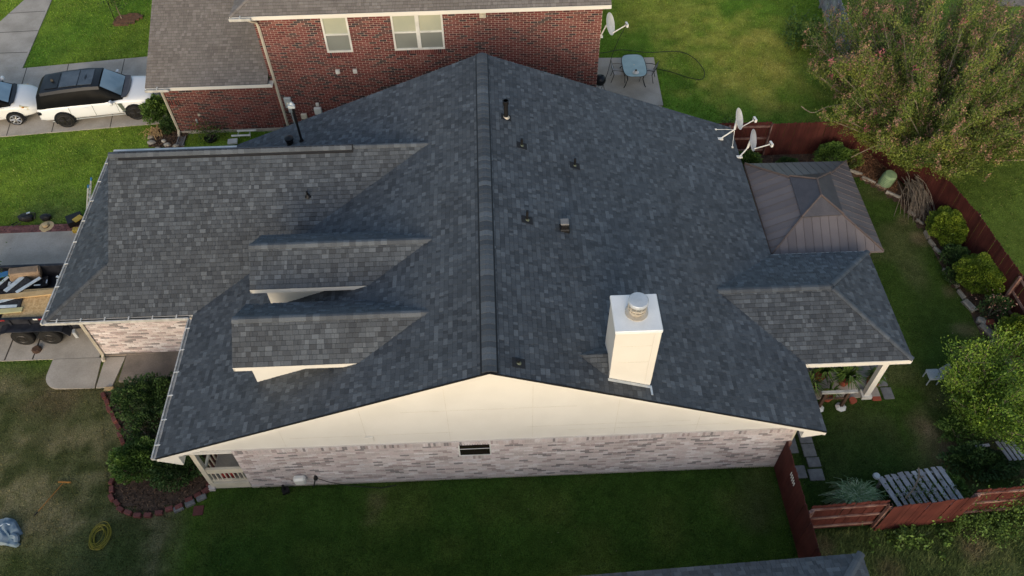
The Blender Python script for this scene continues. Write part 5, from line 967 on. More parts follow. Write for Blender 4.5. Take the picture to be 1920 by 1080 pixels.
def smooth_path(P, n=5):
    P = [Vector(p) for p in P]; out = []
    for i in range(len(P)-1):
        p0, p1, p2, p3 = P[max(i-1, 0)], P[i], P[i+1], P[min(i+2, len(P)-1)]
        for k in range(n): t_ = k/n; out.append(.5*((2*p1)+(p2-p0)*t_+(2*p0-5*p1+4*p2-p3)*t_*t_+(3*p1-p0-3*p2+p3)*t_**3))
    return out+[P[-1]]
q = MB(); q.tube(smooth_path([(5.4, 22.9, .03), (6.0, 22.9, .07), (6.84, 23.11, .05), (8.13, 22.82, .05), (9.6, 22.82, .05), (10.3, 22.25, .05), (10.62, 21.16, .05), (10.38, 20.54, .05), (9.76, 20.7, .05), (9.06, 21.16, .05), (8.3, 21.5, .05)]), .016, 5); solo('garden_hose', q, m_blkhose, 'black hose looping over the lawn beyond the patio slab', 'hose', (9.6, 22.8, 0))
# ============================================================ VEGETATION
def leafmesh(name, C, size, m, tints, elong=1.6, upb=.4, dirs=None):      # C (n,3) leaf centres -> folded quads
    n = len(C); a = RNG.normal(size=(n, 3)) if dirs is None else dirs+RNG.normal(size=(n, 3))*.45; a[:, 2] += upb*0; a /= np.linalg.norm(a, axis=1)[:, None]
    nn = RNG.normal(size=(n, 3)); nn[:, 2] += 1.2; b = np.cross(a, nn); b /= np.linalg.norm(b, axis=1)[:, None]+1e-9
    s = (np.full(n, size) if np.isscalar(size) else size)*RNG.uniform(.6, 1.35, n); a = a*(s*elong)[:, None]; b = b*(s*.5)[:, None]
    P = np.stack([C-a*.5, C+b*.9, C+a*.5, C-b*.9], 1); return tri_mesh(name, P, 4, m, tints=np.clip(tints, 0, 1))
def leaves(t, C, size, m, tints, name='foliage', dirs=None, elong=1.6):
    off = BASE[t.name]; o = bpy.data.objects.new(name, leafmesh(name, C-np.array(off), size, m, tints, elong, dirs=dirs)); COL.objects.link(o); o.parent = t; BASE[o.name] = off; return o
def shrub(name, label, c, r, m, n=5200, size=.05, group=None, cat='shrub', bumpy=.22, flat=.0, stems=True, core=True):
    t = thing(name, label, cat, c, 0, group); r = np.array(r, float)
    d = RNG.normal(size=(n, 3)); d /= np.linalg.norm(d, axis=1)[:, None]; d[:, 2] = np.where(d[:, 2] < -.55, -d[:, 2], d[:, 2])
    k = 46; bd = RNG.normal(size=(k, 3)); bd /= np.linalg.norm(bd, axis=1)[:, None]; dots = d@bd.T; bump_ = np.exp((dots-1)*26).max(1); who = dots.argmax(1); bt = RNG.random(k)
    rad = (1-bumpy+bumpy*1.25*bump_)*(1-.30*RNG.random(n)**2.2); P = d*rad[:, None]*r
    P[:, 2] = np.where(P[:, 2] > r[2]*(1-flat), r[2]*(1-flat)+(P[:, 2]-r[2]*(1-flat))*.4, P[:, 2])
    C = P+np.array(c)+np.array([0, 0, r[2]*.92]); ok = C[:, 2] > .03; C = C[ok]
    tn = (.10+.42*bump_+.25*RNG.random(n)+.22*bt[who]-.35*(1-rad/rad.max()))[ok]; sg = d[ok]*np.array([1, 1, 1])+np.array([0, 0, .35])  # hollows and inner leaves tinted darker, shade put into the leaf colour
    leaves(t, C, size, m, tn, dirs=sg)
    if core: q = blobmesh((c[0], c[1], r[2]*.9), tuple(r*.48), 12, .2); part('dark_core', q, m_leafd, t)  # solid dark core stands in for the shaded inside of the shrub
    if stems:
        q = MB()
        for i in range(5): a = random.random()*6.28; q.tube([(c[0], c[1], -.02), (c[0]+math.cos(a)*r[0]*.4, c[1]+math.sin(a)*r[1]*.4, r[2])], [.03, .012], 5)
        part('stem', q, m_bark, t)
    return t
shrub('round_shrub', 'clipped yellow green shrub highest along the right fence', (18.15, 9.95, 0), (.86, .92, .64), m_leafy, 12000, .042, group='clipped shrubs along the right fence')
shrub('round_shrub', 'large clipped yellow green shrub second along the right fence, beside the rose bush', (18.35, 7.45, 0), (.98, 1.0, .68), m_leafy, 14000, .042, group='clipped shrubs along the right fence')
shrub('round_shrub', 'clipped yellow green shrub cut by the right picture edge', (18.72, 4.6, 0), (.88, .9, .64), m_leafy, 12000, .042, group='clipped shrubs along the right fence')
shrub('round_shrub', 'dense green shrub against the red back fence behind the gazebo', (14.75, 14.3, 0), (.80, .52, .62), m_leafm, 5000)
shrub('loose_shrub', 'loose yellowish shrub at the foot of the back fence, touching the flowering tree', (15.55, 14.2, 0), (.55, .5, .45), m_leafo, 1500, .05, core=False)
shrub('low_shrub', 'small green shrub under the lower satellite dish by the fence', (11.15, 14.35, 0), (.62, .5, .42), m_leafm, 2600); shrub('low_shrub', 'low dark green plant on the mulch behind the gazebo edge', (12.9, 14.3, 0), (.5, .32, .26), m_leafd, 1500)
shrub('low_shrub', 'dark low shrub in the gap between the two upper clipped shrubs', (17.95, 8.65, 0), (.6, .5, .4), m_leafd, 2200, .045); shrub('low_shrub', 'dark green ground shrub left of the large clipped shrub, over the stones', (17.55, 7.75, 0), (.3, .45, .28), m_leafd, 1200, .045)
rs = shrub('rose_bush', 'sparse rose bush with pale pinkish tips below the large clipped shrub', (18.35, 6.0, 0), (.62, .45, .55), m_leafd, 1100, .05, core=False)
C = np.array([18.35, 6.0, .75])+RNG.normal(size=(130, 3))*np.array([.33, .26, .2]); leaves(rs, C, .05, m_seed, RNG.random(130), 'flower')
# front bed
shrub('front_shrub', 'large dark open shrub at the top of the front bed by the walkway', (-11.9, 3.5, 0), (1.1, .9, .62), m_leafd, 6500, .05, bumpy=.4); shrub('front_shrub', 'dark shrub touching the front wall walkway, right of the large one', (-10.95, 3.75, 0), (.75, .7, .6), m_leafd, 3000, .05, bumpy=.35)
shrub('front_shrub', 'thin dark shrub in the middle of the front bed', (-11.35, 2.4, 0), (1.0, .95, .50), m_leafd, 4600, .045, bumpy=.45, core=False); shrub('front_shrub', 'yellow green shrub peeking out under the left gutter', (-10.05, 2.7, 0), (.40, 1.3, .62), m_leafm, 4000, .05)
shrub('front_shrub', 'bright green shrub at the rounded end of the front bed', (-11.5, 1.15, 0), (.88, .80, .66), m_leafm, 6500, .055, bumpy=.3); shrub('front_shrub', 'dark green shrub under the near left roof corner', (-10.25, .85, 0), (.98, .72, .58), m_leafd, 6000, .05, bumpy=.3)
q = MB(); q.tube([(-12.3, 3.0, .25), (-11.8, 2.45, .4), (-11.45, 2.1, .45)], .012, 5); solo('bare_stick', q, m_twig, 'thin bare stick lying over the front bed shrub', 'stick', (-12.3, 3.0, .2))
# neighbour's plants
shrub('corner_shrub', 'rounded green shrub in front of the SUV at the red brick garage corner', (-15.0, 18.75, 0), (.72, .68, .72), m_leafm, 4800, .06, bumpy=.3); shrub('corner_shrub', 'dark small shrub between the rounded shrub and the white downspout', (-14.4, 18.0, 0), (.36, .42, .42), m_leafd, 1500, .05)
q = MB()
for k in range(60): a = RNG.uniform(0, 6.28); x, y = -15.0+RNG.normal()*.18, 17.95+RNG.normal()*.12; q.tube([(x, y, .05), (x+.15*math.cos(a), y+.15*math.sin(a), .28), (x+.35*math.cos(a), y+.35*math.sin(a)-.1, .12)], .008, 3)
solo('dry_grass_clump', q, m_lumber, 'dry straw colored clump under the rounded corner shrub', 'dry plant', (-15, 17.9, 0))
t = thing('potted_plant', 'sparse leafy plant in a dark ring by the red brick wall', 'plant', (-12.45, 17.45, 0)); q = MB(); q.lathe([(.24, 0), (.30, .14), (.27, .15), (.24, .08)], (-12.45, 17.4, 0), 14); part('pot', q, m_black, t)
C = np.array([-12.45, 17.45, .45])+RNG.normal(size=(420, 3))*np.array([.40, .15, .22]); C[:, 2] = np.abs(C[:, 2]); leaves(t, C, .06, m_leafm, RNG.random(420)); C = np.array([-12.6, 17.5, .75])+RNG.normal(size=(60, 3))*np.array([.3, .1, .15]); leaves(t, C, .05, m_seed, RNG.random(60)*.6, 'red_leaves')
q = MB(); [q.tube([(-12.45, 17.45, 0), (-12.45+random.uniform(-.4, .4), 17.45+random.uniform(-.15, .15), random.uniform(.5, 1.0))], .01, 4) for k in range(8)]; part('stem', q, m_twig, t)
t = thing('young_tree', 'small staked young tree in a mulch ring at the top left lawn', 'tree', (-19.05, 27.3, 0)); q = MB(); q.tube([(-19.05, 27.3, 0), (-19.1, 27.35, .8), (-19.05, 27.4, 1.9)], [.03, .025, .012], 6); part('trunk', q, m_bark, t)
q = MB(); q.tube([(-19.35, 27.1, 0), (-19.35, 27.2, 1.6)], .02, 5); part('stake', q, m_rim, t)
C = np.array([-19.05, 27.4, 1.6])+RNG.normal(size=(1500, 3))*np.array([.26, .26, .42]); leaves(t, C, .07, m_leafm, RNG.random(1500)*.7)
def weeds(name, label, c, s, n, m, size, h, cat='plant'):
    t = thing(name, label, cat, c); q = MB()
    st = [(c[0]+RNG.normal()*s[0], c[1]+RNG.normal()*s[1], h*RNG.uniform(.5, 1.1)) for k in range(n)]
    for x, y, z in st: q.tube([(x, y, 0), (x+RNG.normal()*.05, y+RNG.normal()*.05, z*.6), (x+RNG.normal()*.1, y+RNG.normal()*.1, z)], .006, 3)
    part('stem', q, m_leafd, t, kind='stuff'); C = np.concatenate([np.array([x, y, 0])+np.stack([RNG.normal(size=26)*.07, RNG.normal(size=26)*.07, RNG.uniform(.15, 1, 26)*z], 1) for x, y, z in st]); leaves(t, C, size, m, RNG.uniform(.2, 1, len(C))); return t
weeds('tall_weeds', 'leafy weeds standing beyond the back fence, behind the satellite dishes', (11.4, 16.0, 0), (.9, .35, 0), 46, m_leafm, .06, .75); weeds('tall_weeds', 'single tall pale weed stalks left of the satellite dish', (10.55, 16.6, 0), (.18, .3, 0), 9, m_leafm, .06, 1.1)
weeds('lawn_bush', 'bright green bush at the top, left of the gray wooden fence', (16.0, 23.2, 0), (.45, .55, 0), 60, m_leafm, .09, 1.3, 'shrub')
weeds('vine_cover', 'green vines spreading over the faded red fence at the lower right', (15.2, -1.9, 0), (1.1, .3, 0), 90, m_leafm, .05, .6); weeds('vine_cover', 'green vines hanging over the top of the right fence end', (16.6, -1.5, 0), (.9, .15, 0), 70, m_leafm, .05, 1.9)
weeds('vine_cover', 'leafy patch at the foot of the faded red fence', (12.7, -2.25, 0), (.6, .2, 0), 26, m_leafm, .07, .45)
shrub('dark_bush', 'broad dark green bush behind the fence, right of the gray deck', (15.55, .05, 0), (1.35, .62, .42), m_leafd, 5200, .065, bumpy=.4); shrub('vine_cover', 'green creeper hugging the right side of the gray deck', (14.35, -.75, 0), (.42, .55, .28), m_leafm, 1500, .055, cat='plant', core=False)
# ornamental grass
t = thing('ornamental_grass', 'arching striped ornamental grass clump beside the gray deck', 'plant', (11.15, -.95, 0)); n = 420; a = RNG.uniform(0, 6.283, n); L = RNG.uniform(.4, .95, n); P = []; 
base = np.stack([11.2+RNG.normal(size=n)*.12, -.95+RNG.normal(size=n)*.08, np.zeros(n)], 1); dr = np.stack([np.cos(a), np.sin(a)*.7, 0*a], 1)*L[:, None]; sd = np.stack([-np.sin(a), np.cos(a), 0*a], 1)*.012
p0, p1, p2, p3 = base, base+dr*.3+[0, 0, .45], base+dr*.7+[0, 0, .52], base+dr*1.05+[0, 0, .22]
Q = np.concatenate([np.stack([u-sd, v-sd, v+sd, u+sd], 1) for u, v in ((p0, p1), (p1, p2), (p2, p3))])-np.array(BASE[t.name]); o = bpy.data.objects.new('foliage', tri_mesh('foliage', Q, 4, m_drygrs, tints=np.tile(RNG.random(n), 3))); COL.objects.link(o); o.parent = t
# small yellow green tree at the right
def tree(name, label, base, cen, rad, nb_, m, nl, size, group=None, seeds=0, flowers=0, trunk_r=.06, spread=.9, drop=.0, sprig=.3, tb=0):
    t = thing(name, label, 'tree', base, 0, group); B = Vector(base); q = MB(); Cs = []; Ds = []; Ts = []; tips = []
    for i in range(nb_):
        while True:
            v = RNG.normal(size=3); v /= np.linalg.norm(v)
            if v[2] > -.35: break
        end = Vector((cen[0]+v[0]*rad[0]*RNG.uniform(.72, 1.05), cen[1]+v[1]*rad[1]*RNG.uniform(.72, 1.05), max(.5, cen[2]+v[2]*rad[2]*RNG.uniform(.72, 1.05))))
        if i % 3 == 2: end = B.lerp(end, RNG.uniform(.55, .8))
        mid = B.lerp(end, .45)+Vector((RNG.normal()*.15, RNG.normal()*.15, .25*(end-B).length*spread*.4)); P = smooth_path([B+Vector((RNG.normal()*.12, RNG.normal()*.12, 0)), mid, end], 4); L = (end-B).length
        q.tube(P, [trunk_r*(1-.85*k/(len(P)-1)) for k in range(len(P))], 5, False); br = np.random.default_rng(i).uniform(.0, .5)
        nt_ = max(3, int(L*3.2))
        for k in range(nt_):
            f = RNG.uniform(.38, 1); pi = min(int(f*(len(P)-1)), len(P)-2); p = P[pi].lerp(P[pi+1], f*(len(P)-1)-pi); d = (P[pi+1]-P[pi]).normalized()
            tw = (d*.8+Vector((RNG.normal()*.5, RNG.normal()*.5, .35+RNG.normal()*.3))).normalized()*sprig*RNG.uniform(.6, 1.5); e2 = p+tw; q.tube([p, e2], [.010, .004], 3, False); tips.append(e2)
            m_ = int(nl/(nb_*nt_)); u = RNG.uniform(.05, 1.1, m_)[:, None]; Cs.append(np.array(p)+u*np.array(tw)+RNG.normal(size=(m_, 3))*sprig*.20); Ds.append(np.tile(np.array(tw)/sprig, (m_, 1))); Ts.append(np.full(m_, br+RNG.uniform(0, .35))+RNG.uniform(0, .3, m_)+tb)
    part('trunk', q, m_bark, t); C = np.concatenate(Cs); leaves(t, C, size, m, np.concatenate(Ts), 'crown', dirs=np.concatenate(Ds))
    tips = np.array([list(p) for p in tips]); tips = tips[tips[:, 2] > np.percentile(tips[:, 2], 20)]
    if seeds:
        k = RNG.choice(len(tips), min(seeds, len(tips)), replace=False); C = np.concatenate([tips[j]+[0, 0, .10]+RNG.normal(size=(30, 3))*[.055, .055, .11] for j in k]); leaves(t, C, .042, m_seed, RNG.random(len(C)), 'seed_heads')
    if flowers:
        k = RNG.choice(len(tips), flowers, replace=False); C = np.concatenate([tips[j]+[0, 0, .14]+RNG.normal(size=(46, 3))*[.065, .065, .10] for j in k]); leaves(t, C, .040, m_flower, RNG.random(len(C)), 'flower')
    return t
tree('small_tree', 'bright yellow green young tree at the right below the stone edging', (16.0, 1.9, 0), (16.1, 1.85, 1.75), (1.75, 1.75, 1.0), 54, m_leafg, 36000, .050, trunk_r=.045, sprig=.62, tb=-.02)
shrub('low_shrub', 'pale green low growth at the base of the yellow green tree', (15.3, 1.1, 0), (.95, .55, .45), m_leafm, 2200, .05, bumpy=.4, core=False)
tree('crape_myrtle', 'large crape myrtle with pink blooms and reddish seed heads at the upper right', (18.3, 13.9, 0), (19.7, 16.7, 2.7), (6.1, 6.0, 2.35), 270, m_leafo, 390000, .046, seeds=2000, flowers=65, trunk_r=.06, spread=.7, sprig=.58)
t = thing('trailer_side_tree', 'leafy tree branch entering at the left edge over the trailer', 'tree', (-19.2, 8.8, 0)); q = MB(); q.tube([(-20.6, 8.6, 0), (-20.2, 8.6, 1.5), (-18.6, 8.45, 2.3)], [.05, .04, .015], 5); part('trunk', q, m_bark, t); C = np.array([-18.15, 8.15, 2.1])+RNG.normal(size=(420, 3))*np.array([.26, .22, .22]); leaves(t, C, .06, m_leafm, RNG.random(420)); C = np.array([-20.0, 8.6, 2.2])+RNG.normal(size=(1500, 3))*np.array([.7, .6, .5]); leaves(t, C, .07, m_leafm, RNG.random(1500))
# bare branches of the myrtle sagging over the back fence
for P, lb in (([(16.9, 14.9, 2.6), (15.6, 15.6, 2.3), (14.6, 15.9, 1.9), (14.0, 15.8, 1.7), (13.5, 16.0, 1.9)], 'long bare branch lying over the lawn just beyond the back fence'), ([(17.3, 13.8, 2.0), (16.2, 13.9, 1.4), (15.3, 13.8, .9)], 'bare branch reaching down over the orange mulch')):
    q = MB(); q.tube(smooth_path(P), .018, 5); solo('bare_branch', q, m_bark, lb, 'branch', P[0])
# brush pile
t = thing('brush_pile', 'heap of dry gray branches leaning on the right garden fence', 'brush pile', (17.75, 12.0, 0)); q = MB()
for k in range(120):
    x, y = 17.65+RNG.normal()*.25, 12.45+RNG.normal()*.25; L = RNG.uniform(.7, 1.7); a = -1.45+RNG.normal()*.28; z0 = RNG.uniform(.3, .9); q.tube(smooth_path([(x, y, z0), (x+math.cos(a)*L*.5+RNG.normal()*.05, y+math.sin(a)*L*.5, z0*.8+.1), (x+math.cos(a)*L, y+math.sin(a)*L, .05)], 3), [.019, .017, .016, .014, .012, .010, .008], 4, False)
part('branch', q, m_twig, t, kind='stuff')
# ============================================================ GARDEN OBJECTS
t = thing('compost_bin', 'pale green ribbed cylinder standing on the orange mulch', 'barrel', (16.72, 13.05, 0)); q = MB(); M = Matrix.Rotation(.10, 4, 'X') @ Matrix.Rotation(.12, 4, 'Y')
q.lathe([(.25, 0), (.27, .02), (.275, .60), (.24, .66), (.05, .69)], (16.72, 13.0, .03), 20, M); part('body', q, m_boxg, t, smooth=True)
for k in range(6): q = MB(); q.lathe([(.276, .10+k*.08), (.290, .12+k*.08), (.276, .14+k*.08)], (16.72, 13.0, .03), 20, M); part('rib', q, mat('green_paint_dark', (.16, .24, .13), rough=.5) if k == 0 else bpy.data.materials['green_paint_dark'], t, smooth=True)
ST = [((15.75, 13.75), .55, -.5), ((16.15, 13.25), .6, -.75), ((16.55, 12.85), .45, -.6), ((16.9, 12.35), .62, -.72), ((17.3, 11.25), .35, -1.0), ((17.45, 10.75), .34, -1.0), ((17.50, 10.05), .42, -1.55), ((17.52, 9.6), .38, -1.4), ((17.6, 9.2), .40, -1.25), ((17.55, 8.1), .36, -1.3), ((17.66, 7.55), .45, -1.25), ((17.7, 7.0), .42, -1.35), ((17.78, 6.45), .55, -1.2), ((17.95, 5.75), .30, -.5), ((17.98, 5.3), .62, -1.15), ((18.1, 4.65), .55, -1.15), ((18.15, 4.0), .5, -1.3), ((18.1, 3.4), .5, -1.5)]
eg = thing('stone_edging', 'row of pale rough limestone blocks edging the right mulch bed', 'stone edging', (17.5, 8, 0))
for (x, y), L, rz in ST:
    w_ = .13 if y > 6.7 else .26; q = MB(); q.tint = random.random(); q.bbox_bev(-L/2, L/2, -w_/2, w_/2, -.04, .10, .03, Matrix.Translation((x, y, .03)) @ Matrix.Rotation(rz, 4, 'Z') @ Matrix.Rotation(random.uniform(-.05, .05), 4, 'X'))
    q.v = [(v[0]+random.uniform(-.02, .02), v[1]+random.uniform(-.02, .02), v[2]+random.uniform(-.01, .01)) for v in q.v]; part('stone', q, m_stone, eg)
q = MB(); q.bbox_bev(18.05, 18.4, 5.55, 5.78, 0, .1, .02); solo('terracotta_block', q, m_terra, 'terracotta block behind the limestone edging below the rose bush', 'block', (18.2, 5.6, 0)); q = MB(); q.bbox_bev(18.05, 18.3, 4.15, 4.35, 0, .12, .02); solo('terracotta_block', q, m_terra, 'small terracotta block at the lower end of the limestone edging', 'block', (18.2, 4.2, 0))
q = MB(); q.bbox_bev(14.2, 14.6, 14.15, 14.35, 0, .1, .03); solo('pale_stone', q, m_stone, 'flat pale stone on the mulch just behind the gazebo roof', 'stone', (14.4, 14.2, 0))
def edging(name, label, path, m, L=.25, w_=.14, h=.13, pick=None, rows=1):
    t = thing(name, label, 'brick edging', (path[0][0], path[0][1], 0)); P = smooth_path([(x, y, 0) for x, y in path], 8); acc = 0; last = 0; ms = [];
    for k in range(5): q = MB(); q.tint = k/4; q.bbox_bev(-L*.47, L*.47, -w_/2, w_/2, -.03, h, .012); ms.append(q.mesh('edging_block', m))
    for i in range(1, len(P)):
        acc += (P[i]-P[i-1]).length
        if acc-last >= L:
            d = (P[i]-P[i-1]).normalized(); rz = math.atan2(d.y, d.x)+random.uniform(-.09, .09); last = acc; sp = Vector((-d.y, d.x, 0))
            for r in range(rows): p = P[i]-d*(acc-last)+sp*(.04*random.uniform(-1, 1)+r*w_*.95); inst('edging_block', ms[random.randrange(5)], t, (p.x, p.y, r*.035+random.uniform(-.01, .02)), Matrix.Rotation(rz, 3, 'Z') @ Matrix.Rotation(random.uniform(-.06, .06), 3, 'Y'))
edging('block_edging', 'upper run of red edging blocks between the front lawn and shrub bed', [(-13.72, 4.28), (-13.35, 3.6), (-12.95, 2.98), (-12.45, 2.25), (-12.25, 1.75)], m_edger, rows=1)
edging('block_edging', 'rounded lower run of red edging blocks around the front bed', [(-12.25, 1.0), (-12.38, .6), (-12.2, .1), (-11.8, -.28), (-11.2, -.46), (-10.55, -.42), (-10.0, -.20)], m_edger, rows=1)
edging('block_edging', 'red and gray blocks closing the front bed at the porch corner', [(-10.0, -.12), (-9.6, .05), (-9.25, .28), (-9.22, .8), (-9.22, 1.4)], m_edger, rows=1)
gs_ = thing('gray_edging', 'gray edging blocks just outside the red ones near the porch corner', 'brick edging', (-9.7, 0, 0))
for x, y in ((-10.05, -.30), (-9.72, -.14), (-9.4, .04)): q = MB(); q.bbox_bev(-.15, .15, -.09, .09, -.02, .1, .015, Matrix.Translation((x, y, 0)) @ Matrix.Rotation(.45, 4, 'Z')); part('edging_block', q, m_graypv, gs_)
q = MB(); q.bbox_bev(-.16, .16, -.16, .16, -.01, .035, .01, Matrix.Translation((-9.42, -.38, 0)) @ Matrix.Rotation(.06, 4, 'Z')); solo('stepping_paver', q, m_edger.copy(), 'square dull red paver lying in the grass near the porch corner', 'paver', (-9.42, -.38, 0)); 
q = MB(); q.bbox_bev(-13.62, -13.30, 4.18, 4.33, 0, .10, .015); solo('tan_block', q, m_lumber, 'tan block at the walkway corner above the red edging', 'block', (-13.45, 4.25, 0))
# pavers
for lb, Ls in (('gray concrete pavers laid beside the red fence behind the house corner', [(9.72, 1.08, .42, .62), (10.28, 1.32, .42, .42), (10.28, .85, .42, .46), (9.78, .46, .40, .0), (10.32, .42, .42, .34), (9.76, .10, .44, .44), (10.28, -.02, .48, .40), (9.6, 1.55, .5, .26), (10.22, 1.72, .4, .3)]), ('gray concrete pavers beside the white patio post', [(13.45, 3.85, .3, .42), (13.5, 3.38, .34, .42), (13.55, 2.88, .36, .46), (13.12, 2.86, .3, .4)])):
    t = thing('paver_path', lb, 'pavers', (Ls[0][0], Ls[0][1], 0))
    for x, y, a_, b_ in Ls:
        if b_ > .1: q = MB(); q.bbox_bev(x-a_/2, x+a_/2, y-b_/2, y+b_/2, -.03, .03, .01); part('paver', q, m_graypv, t)
# gray deck leaning behind the fence
t = thing('gray_deck', 'weathered gray slatted deck panel tilted behind the red fence', 'deck', (13, -.75, 0)); O_ = Vector((11.95, -.42, .55)); ux = Vector((2.18, .26, 0)); uy = Vector((.42, -1.18, -.12)); nz = ux.cross(uy).normalized(); nz = nz if nz.z > 0 else -nz
for k in range(10):
    f0, f1 = k/10, k/10+.066; q = MB(); q.tint = random.randrange(5)/4; P = [O_+ux*f0, O_+ux*f1, O_+ux*f1+uy, O_+ux*f0+uy]; P = [p+Vector((random.uniform(-.015, .015), random.uniform(-.03, .03), random.uniform(-.01, .015))) for p in P]; q.prism(P, nz*.025); part('slat', q, m_grayw, t)
for f in (.06, .5, .92): q = MB(); q.tint = .3; A, B = O_+uy*f-nz*.03, O_+ux+uy*f-nz*.03; q.prism([A, B, B+uy.normalized()*.07, A+uy.normalized()*.07], -nz*.06); part('beam', q, m_grayw, t)
for a_, b_ in ((.05, .1), (.9, .1), (.05, .9), (.9, .9)): p = O_+ux*a_+uy*b_; q = MB(); q.box(p.x-.04, p.x+.04, p.y-.04, p.y+.04, 0, p.z-.03); part('leg', q, m_grayw, t)
q = MB(); q.tube(smooth_path([(12.55, -1.2, .62), (12.9, -.9, .66), (13.15, -.55, .72), (13.2, -.3, .8)]), .028, 6); q.tube([(13.1, -.6, .7), (13.3, -.55, .72)], .02, 5); solo('bare_branch', q, m_bark, 'forked pale branch lying across the gray deck slats', 'branch', (12.55, -1.2, .6))
q = MB(); q.lathe([(.08, 0), (.12, .06), (.10, .12), (.02, .14)], (11.88, -.45, .58), 9); solo('rope_coil', q, m_meter, 'grayish coil at the upper left corner of the gray deck', 'rope', (11.88, -.45, .58))
t = thing('vine', 'thin green vine leaves scattered over the gray deck slats', 'vine', (13.2, -.9, .5)); C = np.array([13.2, -.95, .56])+RNG.normal(size=(420, 3))*np.array([.5, .28, .03]); k = RNG.random(420) < .8; leaves(t, C[k], .045, m_leafm, RNG.random(k.sum()))
t = thing('gray_deck', 'gray wooden slats poking out of the dark bush at the right edge', 'deck', (16.4, .35, .4))
for k in range(4): q = MB(); q.tint = k/3; q.cbox((16.2+k*.16, .25, .62), (.10, .7, .03), .25); part('slat', q, m_grayw, t)
q = MB(); q.tint = .6; q.cbox((15.6, .45, .62), (.45, .09, .04), .12); part('slat', q, m_grayw, t)
# patio plants in terracotta
def spiky(label, c, pot, n=60, L=.6, m=None):
    t = thing('potted_plant', label, 'plant', c)
    if pot: q = MB(); q.lathe([(.13, 0), (.2, .30), (.22, .30), (.22, .34), (.17, .34), (.15, .28)], c, 16); part('pot', q, m_terra, t, smooth=True)
    a = RNG.uniform(0, 6.283, n); l = RNG.uniform(.5, 1, n)*L; b0 = np.array(c)+np.array([0, 0, .3]); dr = np.stack([np.cos(a), np.sin(a), 0*a], 1)*l[:, None]; sd = np.stack([-np.sin(a), np.cos(a), 0*a], 1)*.022; up = np.array([0, 0, 1.0])
    p0 = np.tile(b0, (n, 1)); hq = RNG.uniform(.2, .6, n)[:, None]; p1 = p0+dr*.5+up*hq; p2 = p0+dr*1.05+up*hq*.7; Q = np.concatenate([np.stack([p0-sd*.5, p1-sd, p1+sd, p0+sd*.5], 1), np.stack([p1-sd, p2-sd*.2, p2+sd*.2, p1+sd], 1)])-np.array(BASE[t.name])
    o = bpy.data.objects.new('leaf', tri_mesh('leaf', Q, 4, m or m_leafm, tints=np.tile(RNG.random(n), 2))); COL.objects.link(o); o.parent = t; o['kind'] = 'stuff'
spiky('spiky plant in a bright terracotta pot at the left of the patio opening', (10.75, 3.05, .06), True); spiky('spiky plant in the middle of the patio opening', (11.35, 3.55, .06), True); spiky('large grassy plant beside the white patio post', (12.1, 3.3, .06), True, 110, .7)
spiky('spiky potted plant low between the brown frame legs', (11.4, 2.75, .0), True, 40, .4); spiky('round leafy plant at the outside foot of the white patio post', (13.05, 3.2, .0), True, 110, .42)
q = MB(); q.lathe([(.07, 0), (.12, .13), (.13, .16), (.09, .16)], (12.2, 2.55, .05), 14); solo('flower_pot', q, m_terra, 'empty terracotta pot on its side beside the patio post base', 'pot', (12.2, 2.45, 0)); q = MB(); q.bbox_bev(12.95, 13.25, 2.6, 2.78, 0, .05, .01); solo('terracotta_block', q, m_terra, 'terracotta brick on the ground right of the patio post', 'block', (13.1, 2.7, 0))
# pale chair under the small tree
m_palep = mat('pale_plastic', (.30, .36, .40), rough=.5)
t = thing('garden_chair', 'pale blue plastic chair half hidden under the yellow green tree', 'chair', (15.2, 3.3, 0)); q = MB(); q.bbox_bev(14.95, 15.4, 3.1, 3.55, .38, .43, .04); part('seat', q, m_palep, t); q = MB(); q.prism([(15.4, 3.13, .4), (15.4, 3.53, .4), (15.55, 3.47, .85), (15.55, 3.19, .85)], (.03, 0, 0)); part('backrest', q, m_palep, t)
for x in (15.0, 15.35):
    for y in (3.15, 3.5): q = MB(); q.tube([(x, y, .4), (x, y, 0)], .025, 5); part('leg', q, m_palep, t)
# bed stones of the neighbour
for x, y, s_, lb in ((-15.2, 17.65, .22, 'pale flat stone at the left of the bed by the garage corner'), (-15.12, 17.30, .26, 'large tan stone below the corner shrub'), (-14.55, 17.35, .18, 'white stone in the middle of the corner bed'), (-14.35, 17.1, .22, 'pale pink stone pointing to the charcoal roof edge'), (-13.95, 17.0, .2, 'pale stone nearest the splash block'), (-14.7, 16.85, .2, 'low stone at the front of the corner bed')):
    q = blobmesh((x, y, .06), (s_*.75, s_*.6, .09), 7, .5); q.tint = random.random(); q.t = [random.random()]*len(q.t); solo('bed_stone', q, m_stone, lb, 'stone', (x, y, 0), 'stones in the corner bed')
q = MB(); q.prism([(-13.95, 17.62, .02), (-13.68, 17.62, .02), (-13.58, 17.0, .02), (-13.98, 17.0, .02)], (0, 0, .05)); q.box(-13.95, -13.9, 17.0, 17.62, .07, .11); q.box(-13.66, -13.61, 17.0, 17.62, .07, .11); solo('splash_block', q, m_graypv, 'gray splash block under the white garage downspout', 'splash block', (-13.8, 17.3, 0))
q = MB(); q.lathe([(.06, 0), (.06, .04)], (0, 0, 0), 10, Matrix.Rotation(math.pi/2, 4, 'X')); q.v = [(v[0]-12.78, v[1]+NY-.02, v[2]+1.06) for v in q.v]; part('wall_cap', q, m_creamd, nb); q = MB(); q.cbox((-12.98, NY-.05, .70), (.06, .06, .26)); solo('wall_faucet', q, m_galv, 'thin metal faucet on the red brick wall left of the potted plant', 'faucet', (-12.98, 17.85, .55))
